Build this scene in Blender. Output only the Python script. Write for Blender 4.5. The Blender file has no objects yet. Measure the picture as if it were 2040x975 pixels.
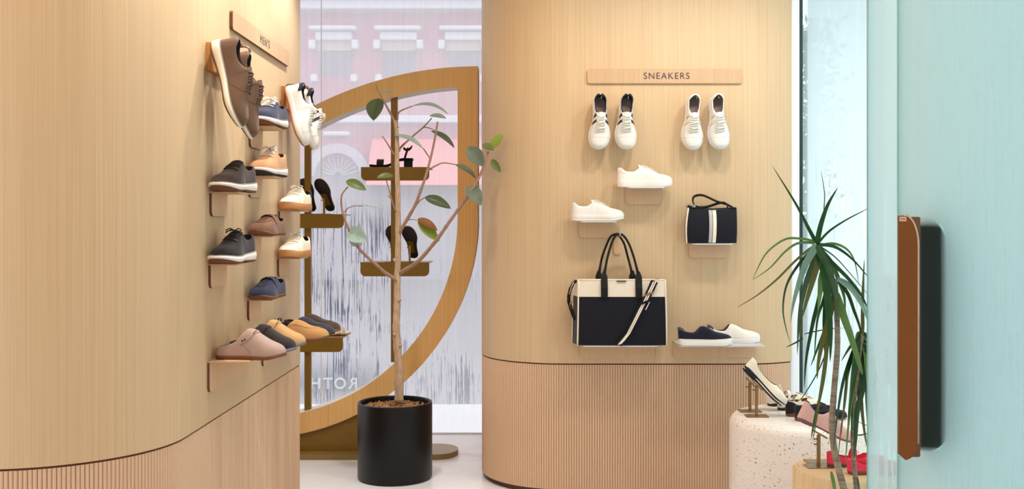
import bpy, bmesh, math, random
from mathutils import Vector, Matrix
PI = math.pi
S = bpy.context.scene
COL = S.collection
rnd = random.Random(7)

# ------------------------------------------------------------------ camera, sky, light, exposure
FPX, CX, CY, EYE = 2050.0, 1040.0, 445.0, 1.38
cd = bpy.data.cameras.new('camera')
cam = bpy.data.objects.new('camera', cd); COL.objects.link(cam)
cam.location = (0, 0, EYE); cam.rotation_euler = (PI / 2, 0, 0)
cd.sensor_width = 36.0; cd.lens = FPX / 2040 * 36.0
cd.shift_x = (1020 - CX) / 2040; cd.shift_y = (CY - 487.5) / 2040
cd.clip_start = 0.05; cd.clip_end = 200
S.camera = cam
S.view_settings.view_transform = 'Standard'
S.view_settings.look = 'None'
S.view_settings.gamma = 1
S.view_settings.use_curve_mapping = False
S.view_settings.exposure = 0.10

W = bpy.data.worlds.new('overcast_sky'); S.world = W; W.use_nodes = True
bg = W.node_tree.nodes['Background']
bg.inputs[0].default_value = (0.95, 0.97, 1.0, 1)
bg.inputs[1].default_value = 1.85

def lamp(name, kind, loc, aim, watts, color, size=0.1, size_y=None, angle=None, blend=0.5):
    d = bpy.data.lights.new(name, kind); o = bpy.data.objects.new(name, d); COL.objects.link(o)
    o.location = loc
    o.rotation_euler = (Vector(aim) - Vector(loc)).to_track_quat('-Z', 'Y').to_euler()
    d.energy = watts; d.color = color
    if kind == 'AREA':
        d.size = size
        if size_y: d.shape = 'RECTANGLE'; d.size_y = size_y
    else:
        d.shadow_soft_size = size
        if angle: d.spot_size = math.radians(angle); d.spot_blend = blend
    return o
WARM = (1.0, 0.62, 0.28); SOFT = (1.0, 0.94, 0.87)
lamp('shop_fill', 'AREA', (0.2, 0.6, 2.97), (0.2, 0.6, 0), 22, (1.0, 0.74, 0.47), 2.6, 2.4)  # broad warm fill added above the camera side, no real fixture
lamp('aisle_fill', 'AREA', (0.1, 3.7, 2.97), (0.1, 3.7, 0), 8, SOFT, 1.4, 1.8)  # weak soft fill added over the aisle, no real fixture
for y in (3.35, 4.05, 4.75):
    lamp('wall_spot', 'SPOT', (-0.76, y, 2.93), (-1.1, y, 1.1), 66, (1.0, 0.96, 0.92), 0.04, angle=95, blend=0.8)
lamp('wall_spot', 'SPOT', (-1.3, 1.9, 2.93), (-1.75, 2.95, 1.0), 22, WARM, 0.06, angle=110, blend=0.9)
for x in (0.75, 1.35):
    lamp('wall_spot', 'SPOT', (x, 4.1, 2.93), (x - 0.15, 5.2, 1.2), 40, SOFT, 0.09, angle=100, blend=0.8)
lamp('wall_spot', 'SPOT', (-0.1, 4.3, 2.93), (0.05, 5.3, 1.2), 16, WARM, 0.08, angle=100, blend=0.9)

def P(px, py, Y):
    return Vector(((px - CX) / FPX * Y, Y, EYE - (py - CY) / FPX * Y))

# ------------------------------------------------------------------ materials
def lin(c):
    f = lambda v: v / 12.92 if v <= 0.04045 else ((v + 0.055) / 1.055) ** 2.4
    return tuple(f(v / 255.0) for v in c)

class NT:
    def __init__(s, name):
        s.m = bpy.data.materials.new(name); s.m.use_nodes = True
        s.t = s.m.node_tree; s.t.nodes.clear()
        s.out = s.t.nodes.new('ShaderNodeOutputMaterial')
    def n(s, typ, ins=None, **props):
        nd = s.t.nodes.new(typ)
        for k, v in props.items(): setattr(nd, k, v)
        for k, v in (ins or {}).items():
            sock = nd.inputs[k]
            if hasattr(v, 'is_output') or isinstance(v, bpy.types.NodeSocket): s.t.links.new(v, sock)
            else: sock.default_value = v
        return nd
    def math(s, op, a, b=0.0, c=None, clamp=False):
        nd = s.t.nodes.new('ShaderNodeMath'); nd.operation = op; nd.use_clamp = clamp
        for i, v in enumerate((a, b) + ((c,) if c is not None else ())):
            if isinstance(v, bpy.types.NodeSocket): s.t.links.new(v, nd.inputs[i])
            else: nd.inputs[i].default_value = v
        return nd.outputs[0]
    def step(s, v, a, b):
        return s.n('ShaderNodeMapRange', {'Value': v, 'From Min': a, 'From Max': b}, interpolation_type='SMOOTHSTEP').outputs[0]
    def mixc(s, f, a, b):
        nd = s.t.nodes.new('ShaderNodeMix'); nd.data_type = 'RGBA'
        for i, v in ((0, f), (6, a), (7, b)):
            if isinstance(v, bpy.types.NodeSocket): s.t.links.new(v, nd.inputs[i])
            else: nd.inputs[i].default_value = v if i == 0 else (tuple(v) + (1,))[:4]
        return nd.outputs[2]
    def obj(s, scale=(1, 1, 1)):
        tc = s.n('ShaderNodeTexCoord')
        return s.n('ShaderNodeMapping', {'Vector': tc.outputs['Object'], 'Scale': scale}).outputs[0]
    def noise(s, vec, scale=1.0, detail=3.0, rough=0.5):
        return s.n('ShaderNodeTexNoise', {'Vector': vec, 'Scale': scale, 'Detail': detail, 'Roughness': rough}).outputs[0]
    def bsdf(s, color, rough=0.5, metal=0.0, bump=None, bstr=0.2, bdist=0.002, spec=0.5, sheen=0.0):
        b = s.n('ShaderNodeBsdfPrincipled', {'Roughness': rough, 'Metallic': metal, 'Specular IOR Level': spec})
        if sheen: b.inputs['Sheen Weight'].default_value = sheen
        if isinstance(color, bpy.types.NodeSocket): s.t.links.new(color, b.inputs['Base Color'])
        else: b.inputs['Base Color'].default_value = tuple(color) + (1,)
        if bump is not None:
            bm = s.n('ShaderNodeBump', {'Height': bump, 'Strength': bstr, 'Distance': bdist})
            s.t.links.new(bm.outputs[0], b.inputs['Normal'])
        s.t.links.new(b.outputs[0], s.out.inputs[0])
        return s.m

def solid(name, rgb, rough=0.5, metal=0.0, vary=0.06, scale=40.0, bstr=0.08, spec=0.5, sheen=0.0):
    k = NT(name); c = lin(rgb)
    v = k.noise(k.obj(), scale, 4)
    col = k.mixc(v, [x * (1 - vary * 2) for x in c], [min(1, x * (1 + vary * 2)) for x in c])
    return k.bsdf(col, rough, metal, v, bstr, spec=spec, sheen=sheen)

def knit(name, rgb, rgb2=None, rough=0.9, scale=900.0):
    k = NT(name); c = lin(rgb); d = lin(rgb2) if rgb2 else [x * 0.72 for x in c]
    v = k.n('ShaderNodeTexVoronoi', {'Vector': k.obj((1, 1, 1.3)), 'Scale': scale}).outputs['Distance']
    big = k.noise(k.obj(), 30, 3)
    col = k.mixc(k.math('MULTIPLY', v, k.math('ADD', 0.35, big)), c, d)
    return k.bsdf(col, rough, 0, v, 0.25, 0.001, spec=0.2, sheen=0.12)

def wood(name, a, b, c, freq=260.0, rough=0.48, zf=1.1, vec_scale=None, spec=0.3):
    k = NT(name)
    g = k.noise(k.obj(vec_scale or (freq, freq, zf)), 1.0, 4, 0.62)
    w = k.noise(k.obj((9, 9, 0.25)), 1.0, 2)
    f = k.step(g, 0.22, 0.78)
    col = k.mixc(f, lin(a), lin(b))
    col = k.mixc(k.math('MULTIPLY', k.step(w, 0.45, 0.75), 0.5), col, lin(c))
    return k.bsdf(col, rough, 0, g, 0.10, 0.001, spec=spec)

M = {}
M['veneer'] = wood('oak_veneer', (190, 160, 124), (209, 181, 144), (200, 170, 132))
M['flute'] = wood('oak_flutes', (200, 162, 130), (220, 188, 158), (192, 150, 116), freq=45, zf=0.8)
M['ringwood'] = wood('oak_ring', (216, 166, 100), (232, 188, 124), (222, 172, 108), freq=140)
M['blockwood'] = wood('oak_block', (176, 118, 56), (196, 138, 72), (180, 120, 60), freq=160)
M['seam'] = solid('dark_joint', (96, 44, 22), 0.8)
M['plinth'] = solid('plinth_brown', (92, 62, 40), 0.6)
M['signwood'] = wood('sign_veneer', (184, 150, 116), (200, 166, 132), (192, 156, 122))
M['shelfwood'] = wood('shelf_veneer', (200, 162, 124), (214, 178, 142), (206, 166, 130), freq=170)
M['shelfedge'] = solid('shelf_edge_brown', (104, 62, 36), 0.6)
M['shelfmetal'] = solid('pale_grey_shelf', (196, 194, 196), 0.35, vary=0.02)
M['ink'] = solid('dark_lettering', (44, 38, 52), 0.6)
M['greyink'] = solid('grey_lettering', (104, 92, 82), 0.6)
M['bronze'] = solid('olive_bronze', (124, 92, 22), 0.38, 0.15, vary=0.03)
M['bronzebase'] = solid('bronze_base', (136, 112, 62), 0.4, 0.15, vary=0.03)
M['brass'] = solid('aged_brass', (150, 120, 76), 0.35, 0.6, vary=0.05)
M['steel'] = solid('brushed_steel', (176, 170, 162), 0.3, 0.8, vary=0.04)
M['rod'] = solid('hook_rod', (128, 104, 84), 0.4, 0.5)
M['white'] = solid('white_paint', (236, 238, 242), 0.6, vary=0.01)
M['rimpaint'] = solid('pale_rim', (214, 208, 200), 0.6, vary=0.02)
M['dark'] = solid('dark_gasket', (24, 44, 48), 0.5)
M['pot'] = solid('black_ceramic', (9, 8, 9), 0.4, vary=0.05, scale=12, spec=0.28)
M['black_lea'] = solid('black_leather', (12, 10, 11), 0.5, spec=0.25)
M['ceiling'] = solid('ceiling_white', (238, 236, 232), 0.8, vary=0.01)
M['rubber_grey'] = solid('grey_rubber', (110, 110, 116), 0.7)
M['rubber_black'] = solid('black_rubber', (30, 26, 28), 0.7)
M['rubber_brown'] = solid('brown_rubber', (112, 66, 42), 0.7)
M['gum'] = solid('gum_rubber', (186, 128, 74), 0.6)
M['foam'] = solid('white_foam', (226, 220, 212), 0.6, vary=0.02)
M['cream_foam'] = solid('cream_foam', (228, 214, 192), 0.6, vary=0.02)
M['red_out'] = solid('rust_outsole', (160, 84, 52), 0.6)
M['lining_dark'] = solid('dark_lining', (36, 30, 32), 0.9)
M['lining_grey'] = solid('grey_lining', (140, 128, 118), 0.9)
M['insole'] = solid('taupe_insole', (128, 112, 106), 0.9)
M['mauve_out'] = solid('mauve_outsole', (122, 74, 78), 0.6)
M['lining_navy'] = solid('navy_lining', (28, 28, 40), 0.9)
M['lining_brown'] = solid('brown_lining', (118, 74, 48), 0.9)
M['lining_purple'] = solid('plum_lining', (72, 70, 88), 0.9)
M['white_lea'] = solid('white_leather', (226, 221, 214), 0.55, vary=0.02, spec=0.3, scale=90)
M['offwhite'] = solid('offwhite_suede', (222, 212, 198), 0.8, vary=0.03)
M['cream'] = solid('cream_leather', (238, 226, 204), 0.55, vary=0.02)
M['lace_white'] = solid('white_lace', (228, 220, 206), 0.8)
M['lace_brown'] = solid('brown_lace', (96, 74, 60), 0.8)
M['lace_dark'] = solid('dark_lace', (42, 34, 34), 0.8)
M['brown_knit'] = knit('brown_knit', (112, 84, 66))
M['dbrown_knit'] = knit('dark_brown_knit', (78, 62, 58))
M['black_knit'] = knit('black_knit', (36, 32, 34))
M['navy_knit'] = knit('navy_knit', (50, 52, 76))
M['navy_dark'] = knit('deep_navy_knit', (26, 28, 44))
M['tan_knit'] = knit('tan_knit', (198, 146, 104))
M['loafer_brown'] = knit('chestnut_knit', (124, 88, 66))
M['clog_pink'] = knit('taupe_pink_felt', (186, 158, 146), rough=0.95)
M['clog_black'] = knit('charcoal_felt', (52, 46, 44), rough=0.95)
M['clog_tan'] = knit('honey_felt', (204, 160, 110), rough=0.95)
M['slip_tan'] = knit('camel_knit', (192, 144, 90))
M['slip_grey'] = knit('slate_knit', (58, 58, 66))
M['slip_dbrown'] = knit('espresso_knit', (74, 60, 54))
M['white_knit'] = knit('white_knit', (238, 230, 222), (220, 208, 198))
M['pink_knit'] = knit('blush_knit', (232, 182, 170), (214, 160, 150))
M['pink_trim'] = solid('mauve_trim', (206, 160, 160), 0.6)
M['red_knit'] = knit('coral_red_knit', (240, 70, 96), (226, 50, 78))
M['cream_knit'] = knit('cream_knit', (238, 226, 206), (222, 208, 186))
M['stripe_navy'] = solid('navy_stripe', (26, 24, 40), 0.7)
M['stripe_beige'] = solid('beige_stripe', (214, 200, 180), 0.7)
M['bag_navy'] = knit('navy_bag_weave', (17, 17, 29), (12, 12, 20), rough=0.75, scale=500)
M['bag_white'] = knit('ivory_bag_weave', (228, 214, 196), (216, 200, 182), rough=0.8, scale=500)
M['bag_trim'] = solid('ivory_piping', (232, 216, 196), 0.6)
M['strap_grey'] = solid('silver_stripe', (172, 168, 164), 0.6)
M['wood_brown'] = solid('handle_bronze', (120, 66, 0), 0.6, 0.0, vary=0.08, scale=9)
M['handle_back'] = solid('handle_backplate', (112, 82, 60), 0.4, 0.3)
M['handle_dark'] = solid('handle_dark_bronze', (14, 12, 5), 0.6, 0.0)  # near-black brown of the outer handle
M['handle_rim'] = solid('polished_rim', (206, 192, 168), 0.22, 0.8)
M['tag'] = solid('push_plate', (214, 178, 156), 0.5)
M['glassedge'] = solid('green_glass_edge', (120, 178, 172), 0.2, vary=0.03)
M['bark'] = wood('pale_bark', (166, 136, 110), (200, 172, 144), (146, 112, 86), freq=90, zf=22, rough=0.8)
M['twig'] = solid('twig_bark', (158, 124, 104), 0.8, vary=0.15)
M['canebark'] = wood('ringed_cane', (110, 96, 80), (172, 152, 128), (96, 80, 62), rough=0.85, vec_scale=(12, 12, 130))
M['pebble'] = solid('brown_pot', (60, 50, 44), 0.6)

def leafmat(name, a, b, rough=0.4, edge=None):
    k = NT(name)
    v = k.noise(k.obj(), 26, 3)
    col = k.mixc(v, lin(a), lin(b))
    bs = k.n('ShaderNodeBsdfPrincipled', {'Base Color': col, 'Roughness': rough, 'Specular IOR Level': 0.4})
    tr = k.n('ShaderNodeBsdfTranslucent', {'Color': col})
    mx = k.n('ShaderNodeMixShader', {0: 0.22, 1: bs.outputs[0], 2: tr.outputs[0]})
    k.t.links.new(mx.outputs[0], k.out.inputs[0])
    return k.m
M['leaf_dark'] = leafmat('deep_green_leaf', (60, 76, 46), (92, 104, 66))
M['leaf_green'] = leafmat('green_leaf', (84, 102, 48), (120, 134, 74))
M['leaf_pale'] = leafmat('pale_leaf_underside', (138, 166, 152), (186, 204, 192), 0.5)
M['leaf_grey'] = leafmat('grey_green_leaf', (84, 98, 78), (126, 136, 116), 0.5)
M['leaf_brown'] = leafmat('withered_leaf', (150, 96, 40), (118, 66, 34), 0.6)
M['leaf_lime'] = leafmat('lime_leaf', (128, 152, 52), (158, 176, 76))
M['cane_green'] = leafmat('strap_leaf_green', (24, 66, 34), (54, 98, 42), 0.35)
M['cane_light'] = leafmat('strap_leaf_light', (86, 128, 56), (120, 152, 84), 0.35)
M['cane_grey'] = leafmat('strap_leaf_sheen', (120, 150, 130), (152, 178, 156), 0.35)
M['cane_olive'] = leafmat('strap_leaf_olive', (86, 92, 36), (122, 116, 56), 0.45)

def mulch():
    k = NT('bark_mulch'); v = k.noise(k.obj(), 120, 5, 0.7)
    col = k.mixc(k.step(v, 0.35, 0.65), lin((120, 76, 42)), lin((196, 150, 98)))
    return k.bsdf(col, 0.95, 0, v, 0.8, 0.01)
M['mulch'] = mulch()
def concrete():
    k = NT('pale_concrete'); v = k.noise(k.obj(), 5, 6, 0.65); w = k.noise(k.obj(), 60, 3)
    col = k.mixc(v, lin((216, 213, 213)), lin((232, 229, 229)))
    return k.bsdf(col, 0.32, 0, w, 0.03)
M['floor'] = concrete()
def terrazzo():
    k = NT('terrazzo')
    o = k.obj()
    warp = k.noise(o, 120, 2)
    def chips(scale, lo):
        vo = k.n('ShaderNodeTexVoronoi', {'Vector': o, 'Scale': scale, 'Randomness': 1.0})
        r = k.n('ShaderNodeSeparateColor', {0: vo.outputs['Color']}).outputs
        size = k.math('ADD', 0.09, k.math('MULTIPLY', r[0], 0.32))
        inside = k.math('LESS_THAN', k.math('ADD', vo.outputs['Distance'], k.math('MULTIPLY', warp, 0.30)), size)
        on = k.math('GREATER_THAN', r[1], lo)
        return k.math('MULTIPLY', inside, on), r[2]
    a, ra = chips(58, 0.02); b, rb = chips(110, 0.05)
    base = lin((238, 226, 216))
    c1 = k.mixc(ra, lin((150, 128, 106)), lin((206, 184, 158)))
    c2 = k.mixc(rb, lin((132, 116, 104)), lin((196, 186, 176)))
    c, rc = chips(170, 0.10); c3 = k.mixc(rc, lin((150, 130, 112)), lin((200, 184, 166)))
    col = k.mixc(c, base, c3); col = k.mixc(b, col, c2); col = k.mixc(a, col, c1)
    return k.bsdf(col, 0.35)
M['terrazzo'] = terrazzo()
def logmats():
    k = NT('log_end_grain'); o = k.obj()
    sp = k.n('ShaderNodeSeparateXYZ', {0: o}).outputs
    r = k.math('SQRT', k.math('ADD', k.math('MULTIPLY', sp[0], sp[0]), k.math('MULTIPLY', sp[1], sp[1])))
    nz = k.noise(o, 8, 3)
    s = k.math('SINE', k.math('MULTIPLY', k.math('ADD', r, k.math('MULTIPLY', nz, 0.03)), 420.0))
    f = k.step(s, 0.2, 1.0)
    col = k.mixc(k.math('MULTIPLY', f, 0.55), lin((226, 186, 142)), lin((178, 128, 86)))
    end = k.bsdf(col, 0.7)
    side = wood('log_side', (216, 178, 132), (234, 202, 160), (200, 154, 106), freq=30, zf=1.5, rough=0.7)
    return end, side
M['log_end'], M['log_side'] = logmats()

def fog_glass(name, axis, fog, tint, clear_tint, drips=(), clears=(), vary=0.25, drip_freq=75.0, refl=0.03, front=0.25, low=0.0, fmin=0.04, speck=0.0):
    """condensation on a pane: scattering film with cleared runs; drips=(h0,h1,z0,z1,amount), clears=(h0,h1,z0,z1,soft,amount)"""
    k = NT(name)
    o = k.obj(); sp = k.n('ShaderNodeSeparateXYZ', {0: o}).outputs
    h, z = sp[axis], sp[2]
    vec = k.n('ShaderNodeCombineXYZ', {0: k.math('MULTIPLY', h, drip_freq), 1: k.math('MULTIPLY', z, 1.3), 2: k.math('MULTIPLY', z, 3.2)}).outputs[0]
    ds = k.noise(vec, 1.0, 5, 0.62)
    vec2 = k.n('ShaderNodeCombineXYZ', {0: k.math('MULTIPLY', h, 2.2), 1: 3.0, 2: k.math('MULTIPLY', z, 1.6)}).outputs[0]
    big = k.noise(vec2, 1.0, 4, 0.6)
    vec3 = k.n('ShaderNodeCombineXYZ', {0: k.math('MULTIPLY', h, 40), 1: 7.0, 2: k.math('MULTIPLY', z, 0.9)}).outputs[0]
    soft = k.noise(vec3, 1.0, 3)
    f = k.math('ADD', fog, k.math('MULTIPLY', k.math('SUBTRACT', big, 0.5), vary))
    f = k.math('ADD', f, k.math('MULTIPLY', k.math('SUBTRACT', soft, 0.5), 0.12))
    if low: f = k.math('ADD', f, k.math('MULTIPLY', k.step(z, 1.3, 0.2), low))
    def win(v, a, b, s):
        return k.math('MULTIPLY', k.step(v, a - s, a + s), k.step(v, b + s, b - s))
    if speck: spk = k.noise(k.n('ShaderNodeCombineXYZ', {0: k.math('MULTIPLY', h, 190), 1: 1.0, 2: k.math('MULTIPLY', z, 130)}).outputs[0], 1.0, 3, 0.6)
    if speck: f = k.math('SUBTRACT', f, k.math('MULTIPLY', k.step(spk, 0.54, 0.74), speck))
    for (h0, h1, z0, z1, amt, dthr, cl) in drips:
        reg = k.math('MULTIPLY', win(h, h0, h1, 0.10), win(z, z0, z1, 0.16))
        thr = k.math('ADD', k.math('MULTIPLY', k.math('SUBTRACT', 0.56, big), cl), dthr)
        st = k.step(k.math('SUBTRACT', ds, thr), 0.0, 0.035)
        f = k.math('SUBTRACT', f, k.math('MULTIPLY', k.math('MULTIPLY', st, reg), amt))
    for (h0, h1, z0, z1, sft, amt) in clears:
        f = k.math('SUBTRACT', f, k.math('MULTIPLY', k.math('MULTIPLY', win(h, h0, h1, sft), win(z, z0, z1, sft)), amt))
    f = k.math('MINIMUM', k.math('MAXIMUM', f, fmin), 0.985)
    T = tuple(tint) + (1,)
    tr = k.n('ShaderNodeBsdfTranslucent', {'Color': T}); df = k.n('ShaderNodeBsdfDiffuse', {'Color': T})
    fogs = k.n('ShaderNodeMixShader', {0: front, 1: tr.outputs[0], 2: df.outputs[0]})
    tp = k.n('ShaderNodeBsdfTransparent', {'Color': tuple(clear_tint) + (1,)})
    gl = k.n('ShaderNodeBsdfGlossy', {'Roughness': 0.08})
    clear = k.n('ShaderNodeMixShader', {0: refl, 1: tp.outputs[0], 2: gl.outputs[0]})
    mx = k.n('ShaderNodeMixShader', {0: f, 1: clear.outputs[0], 2: fogs.outputs[0]})
    k.t.links.new(mx.outputs[0], k.out.inputs[0])
    return k.m
def clear_glass():
    k = NT('clear_glass')
    tp = k.n('ShaderNodeBsdfTransparent', {'Color': (0.97, 0.99, 0.985, 1)})
    k.t.links.new(tp.outputs[0], k.out.inputs[0]); return k.m
M['clear'] = clear_glass()
def vinyl():
    k = NT('white_vinyl')
    tr = k.n('ShaderNodeBsdfTranslucent', {'Color': (.9, .97, .97, 1)}); df = k.n('ShaderNodeBsdfDiffuse', {'Color': (.9, .95, .95, 1)})
    mx = k.n('ShaderNodeMixShader', {0: .4, 1: tr.outputs[0], 2: df.outputs[0]}); k.t.links.new(mx.outputs[0], k.out.inputs[0]); return k.m
M['vinyl'] = vinyl()

# ------------------------------------------------------------------ mesh builder
def link(o, parent=None):
    COL.objects.link(o)
    if parent is not None: o.parent = parent
    return o
def tag(o, label=None, cat=None, group=None, kind=None):
    if label: o['label'] = label
    if cat: o['category'] = cat
    if group: o['group'] = group
    if kind: o['kind'] = kind
    return o
def empty(name, loc=(0, 0, 0), rz=0.0):
    o = bpy.data.objects.new(name, None); o.empty_display_size = 0.05
    o.location = loc; o.rotation_euler = (0, 0, rz); return link(o)
def kids(o): return [c for c in bpy.data.objects if c.parent is o]
def copy_tree(o, parent=None):
    c = o.copy(); link(c)
    if parent is not None: c.parent = parent
    for ch in list(o.children): copy_tree(ch, c)
    return c
def basis(root, loc, ydir, zdir):
    y = Vector(ydir).normalized(); z = Vector(zdir); z = (z - z.dot(y) * y).normalized(); x = y.cross(z)
    m = Matrix((x, y, z)).transposed().to_4x4(); m.translation = Vector(loc)
    root.matrix_world = m
    return root

class MB:
    def __init__(s): s.v = []; s.f = []; s.mi = []
    def add(s, vs, fs, mi=0):
        b = len(s.v); s.v += [tuple(v) for v in vs]
        s.f += [tuple(i + b for i in f) for f in fs]; s.mi += [mi] * len(fs)
        return s
    def box(s, a, b, mi=0):
        x0, x1 = sorted((a[0], b[0])); y0, y1 = sorted((a[1], b[1])); z0, z1 = sorted((a[2], b[2]))
        vs = [(x, y, z) for x in (x0, x1) for y in (y0, y1) for z in (z0, z1)]
        return s.add(vs, [(0, 1, 3, 2), (4, 6, 7, 5), (0, 4, 5, 1), (2, 3, 7, 6), (0, 2, 6, 4), (1, 5, 7, 3)], mi)
    def rings(s, rings, closed=True, cap=True, mi=0):
        n = len(rings[0]); vs = [p for r in rings for p in r]; fs = []
        m = n if closed else n - 1
        for i in range(len(rings) - 1):
            for j in range(m):
                k = (j + 1) % n
                fs.append((i * n + j, i * n + k, (i + 1) * n + k, (i + 1) * n + j))
        if cap and closed:
            fs.append(tuple(range(n - 1, -1, -1))); b = (len(rings) - 1) * n
            fs.append(tuple(range(b, b + n)))
        return s.add(vs, fs, mi)
    def tube(s, pts, r, n=7, cap=True, mi=0, flat=1.0):
        pts = [Vector(p) for p in pts]
        rs = r if isinstance(r, (list, tuple)) else [r] * len(pts)
        rr = []; up = None
        for i, p in enumerate(pts):
            d = (pts[min(i + 1, len(pts) - 1)] - pts[max(i - 1, 0)])
            d = d.normalized() if d.length > 1e-9 else Vector((0, 0, 1))
            if up is None:
                up = Vector((0, 0, 1)) if abs(d.z) < 0.9 else Vector((1, 0, 0))
            a = (up - up.dot(d) * d)
            a = a.normalized() if a.length > 1e-6 else d.orthogonal().normalized()
            up = a; b = d.cross(a)
            rr.append([p + (a * math.cos(2 * PI * k / n) * flat + b * math.sin(2 * PI * k / n)) * rs[i] for k in range(n)])
        return s.rings(rr, True, cap, mi)
    def prism(s, poly, fn0, fn1, mi=0):
        n = len(poly); return s.rings([[fn0(p) for p in poly], [fn1(p) for p in poly]], True, True, mi)
    def lathe(s, prof, n=48, c=(0, 0), mi=0, cap=True):
        return s.rings([[(c[0] + r * math.cos(2 * PI * k / n), c[1] + r * math.sin(2 * PI * k / n), z) for k in range(n)] for r, z in prof], True, cap, mi)
    def grid(s, fn, nu, nv, mi=0):
        vs = [fn(i / nu, j / nv) for i in range(nu + 1) for j in range(nv + 1)]
        fs = [(i * (nv + 1) + j, i * (nv + 1) + j + 1, (i + 1) * (nv + 1) + j + 1, (i + 1) * (nv + 1) + j) for i in range(nu) for j in range(nv)]
        return s.add(vs, fs, mi)
    def strip(s, pts, across, w, th, mi=0):
        """flat band along pts; across = unit vector(s) across its width"""
        pts = [Vector(p) for p in pts]; rr = []
        for i, p in enumerate(pts):
            a = Vector(across[i]) if isinstance(across, list) else Vector(across)
            d = (pts[min(i + 1, len(pts) - 1)] - pts[max(i - 1, 0)]).normalized()
            a = (a - a.dot(d) * d).normalized(); n = d.cross(a)
            rr.append([p + a * w / 2 + n * th / 2, p - a * w / 2 + n * th / 2, p - a * w / 2 - n * th / 2, p + a * w / 2 - n * th / 2])
        return s.rings(rr, True, True, mi)
    def build(s, name, mats, parent=None, smooth=False, weld=0.0, bevel=0.0, angle=None, recalc=True):
        me = bpy.data.meshes.new(name); me.from_pydata(s.v, [], s.f)
        mats = mats if isinstance(mats, (list, tuple)) else [mats]
        for m in mats: me.materials.append(m)
        for p, i in zip(me.polygons, s.mi): p.material_index = i
        bm = bmesh.new(); bm.from_mesh(me)
        if weld: bmesh.ops.remove_doubles(bm, verts=bm.verts, dist=weld)
        bmesh.ops.dissolve_degenerate(bm, edges=bm.edges, dist=1e-7)
        if bevel:
            es = [e for e in bm.edges if len(e.link_faces) == 2 and e.calc_face_angle(0) > 0.6]
            bmesh.ops.bevel(bm, geom=es, offset=bevel, segments=2, affect='EDGES', clamp_overlap=True)
        if recalc: bmesh.ops.recalc_face_normals(bm, faces=bm.faces)
        bm.to_mesh(me); bm.free()
        if smooth:
            for p in me.polygons: p.use_smooth = True
            if angle is not None:
                try: me.set_sharp_from_angle(angle=angle)
                except Exception: pass
        o = bpy.data.objects.new(name, me)
        return link(o, parent)

def text_mesh(name, body, size, mat, spacing=1.0, thick=0.0008, parent=None, mirror=False, align='CENTER', squeeze=1.0, offset=0.0):
    cu = bpy.data.curves.new(name, 'FONT'); cu.body = body; cu.size = size; cu.space_character = spacing
    cu.align_x = align; cu.align_y = 'CENTER'; cu.extrude = thick; cu.offset = offset
    o = bpy.data.objects.new(name, cu); COL.objects.link(o)
    dg = bpy.context.evaluated_depsgraph_get()
    me = bpy.data.meshes.new_from_object(o.evaluated_get(dg))
    bpy.data.objects.remove(o); bpy.data.curves.remove(cu)
    for v in me.vertices: v.co.x *= (-1 if mirror else 1) * squeeze
    if mirror: me.flip_normals()
    me.materials.clear(); me.materials.append(mat); me.name = name
    return link(bpy.data.objects.new(name, me), parent)

def smooth_pts(pts, n=5):
    out = []
    for i in range(len(pts) - 1):
        p0, p1, p2, p3 = pts[max(0, i - 1)], pts[i], pts[i + 1], pts[min(len(pts) - 1, i + 2)]
        for k in range(n):
            u = k / n; out.append(.5 * ((2 * p1) + (p2 - p0) * u + (2 * p0 - 5 * p1 + 4 * p2 - p3) * u * u + (3 * p1 - p0 - 3 * p2 + p3) * u ** 3))
    return out + [pts[-1]]
def herm(pts, t):
    if t <= pts[0][0]: return pts[0][1]
    if t >= pts[-1][0]: return pts[-1][1]
    for i in range(len(pts) - 1):
        if pts[i][0] <= t <= pts[i + 1][0]: break
    x0, y0 = pts[i]; x1, y1 = pts[i + 1]
    def slope(k):
        if k == 0: return (pts[1][1] - pts[0][1]) / (pts[1][0] - pts[0][0])
        if k == len(pts) - 1: return (pts[k][1] - pts[k - 1][1]) / (pts[k][0] - pts[k - 1][0])
        a = (pts[k][1] - pts[k - 1][1]) / (pts[k][0] - pts[k - 1][0]); b = (pts[k + 1][1] - pts[k][1]) / (pts[k + 1][0] - pts[k][0])
        return 0 if a * b <= 0 else 2 * a * b / (a + b)
    h = x1 - x0; u = (t - x0) / h
    return (2*u**3 - 3*u*u + 1) * y0 + (u**3 - 2*u*u + u) * h * slope(i) + (-2*u**3 + 3*u*u) * y1 + (u**3 - u*u) * h * slope(i + 1)

# ------------------------------------------------------------------ structure: shell
MB().box((-3.4, -2.6, -0.1), (3.2, 6.80, 0.0)).build('floor', M['floor'])['kind'] = 'structure'
MB().box((-3.4, -2.6, 3.0), (2.05, 6.80, 3.12)).build('ceiling', M['ceiling'])['kind'] = 'structure'
MB().box((-3.4, -2.6, 0), (3.2, -2.5, 3.0)).build('wall_rear', M['ceiling'])['kind'] = 'structure'
MB().box((2.0, -2.5, 0), (2.1, 2.60, 3.0)).build('wall_side', M['ceiling'])['kind'] = 'structure'

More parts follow.
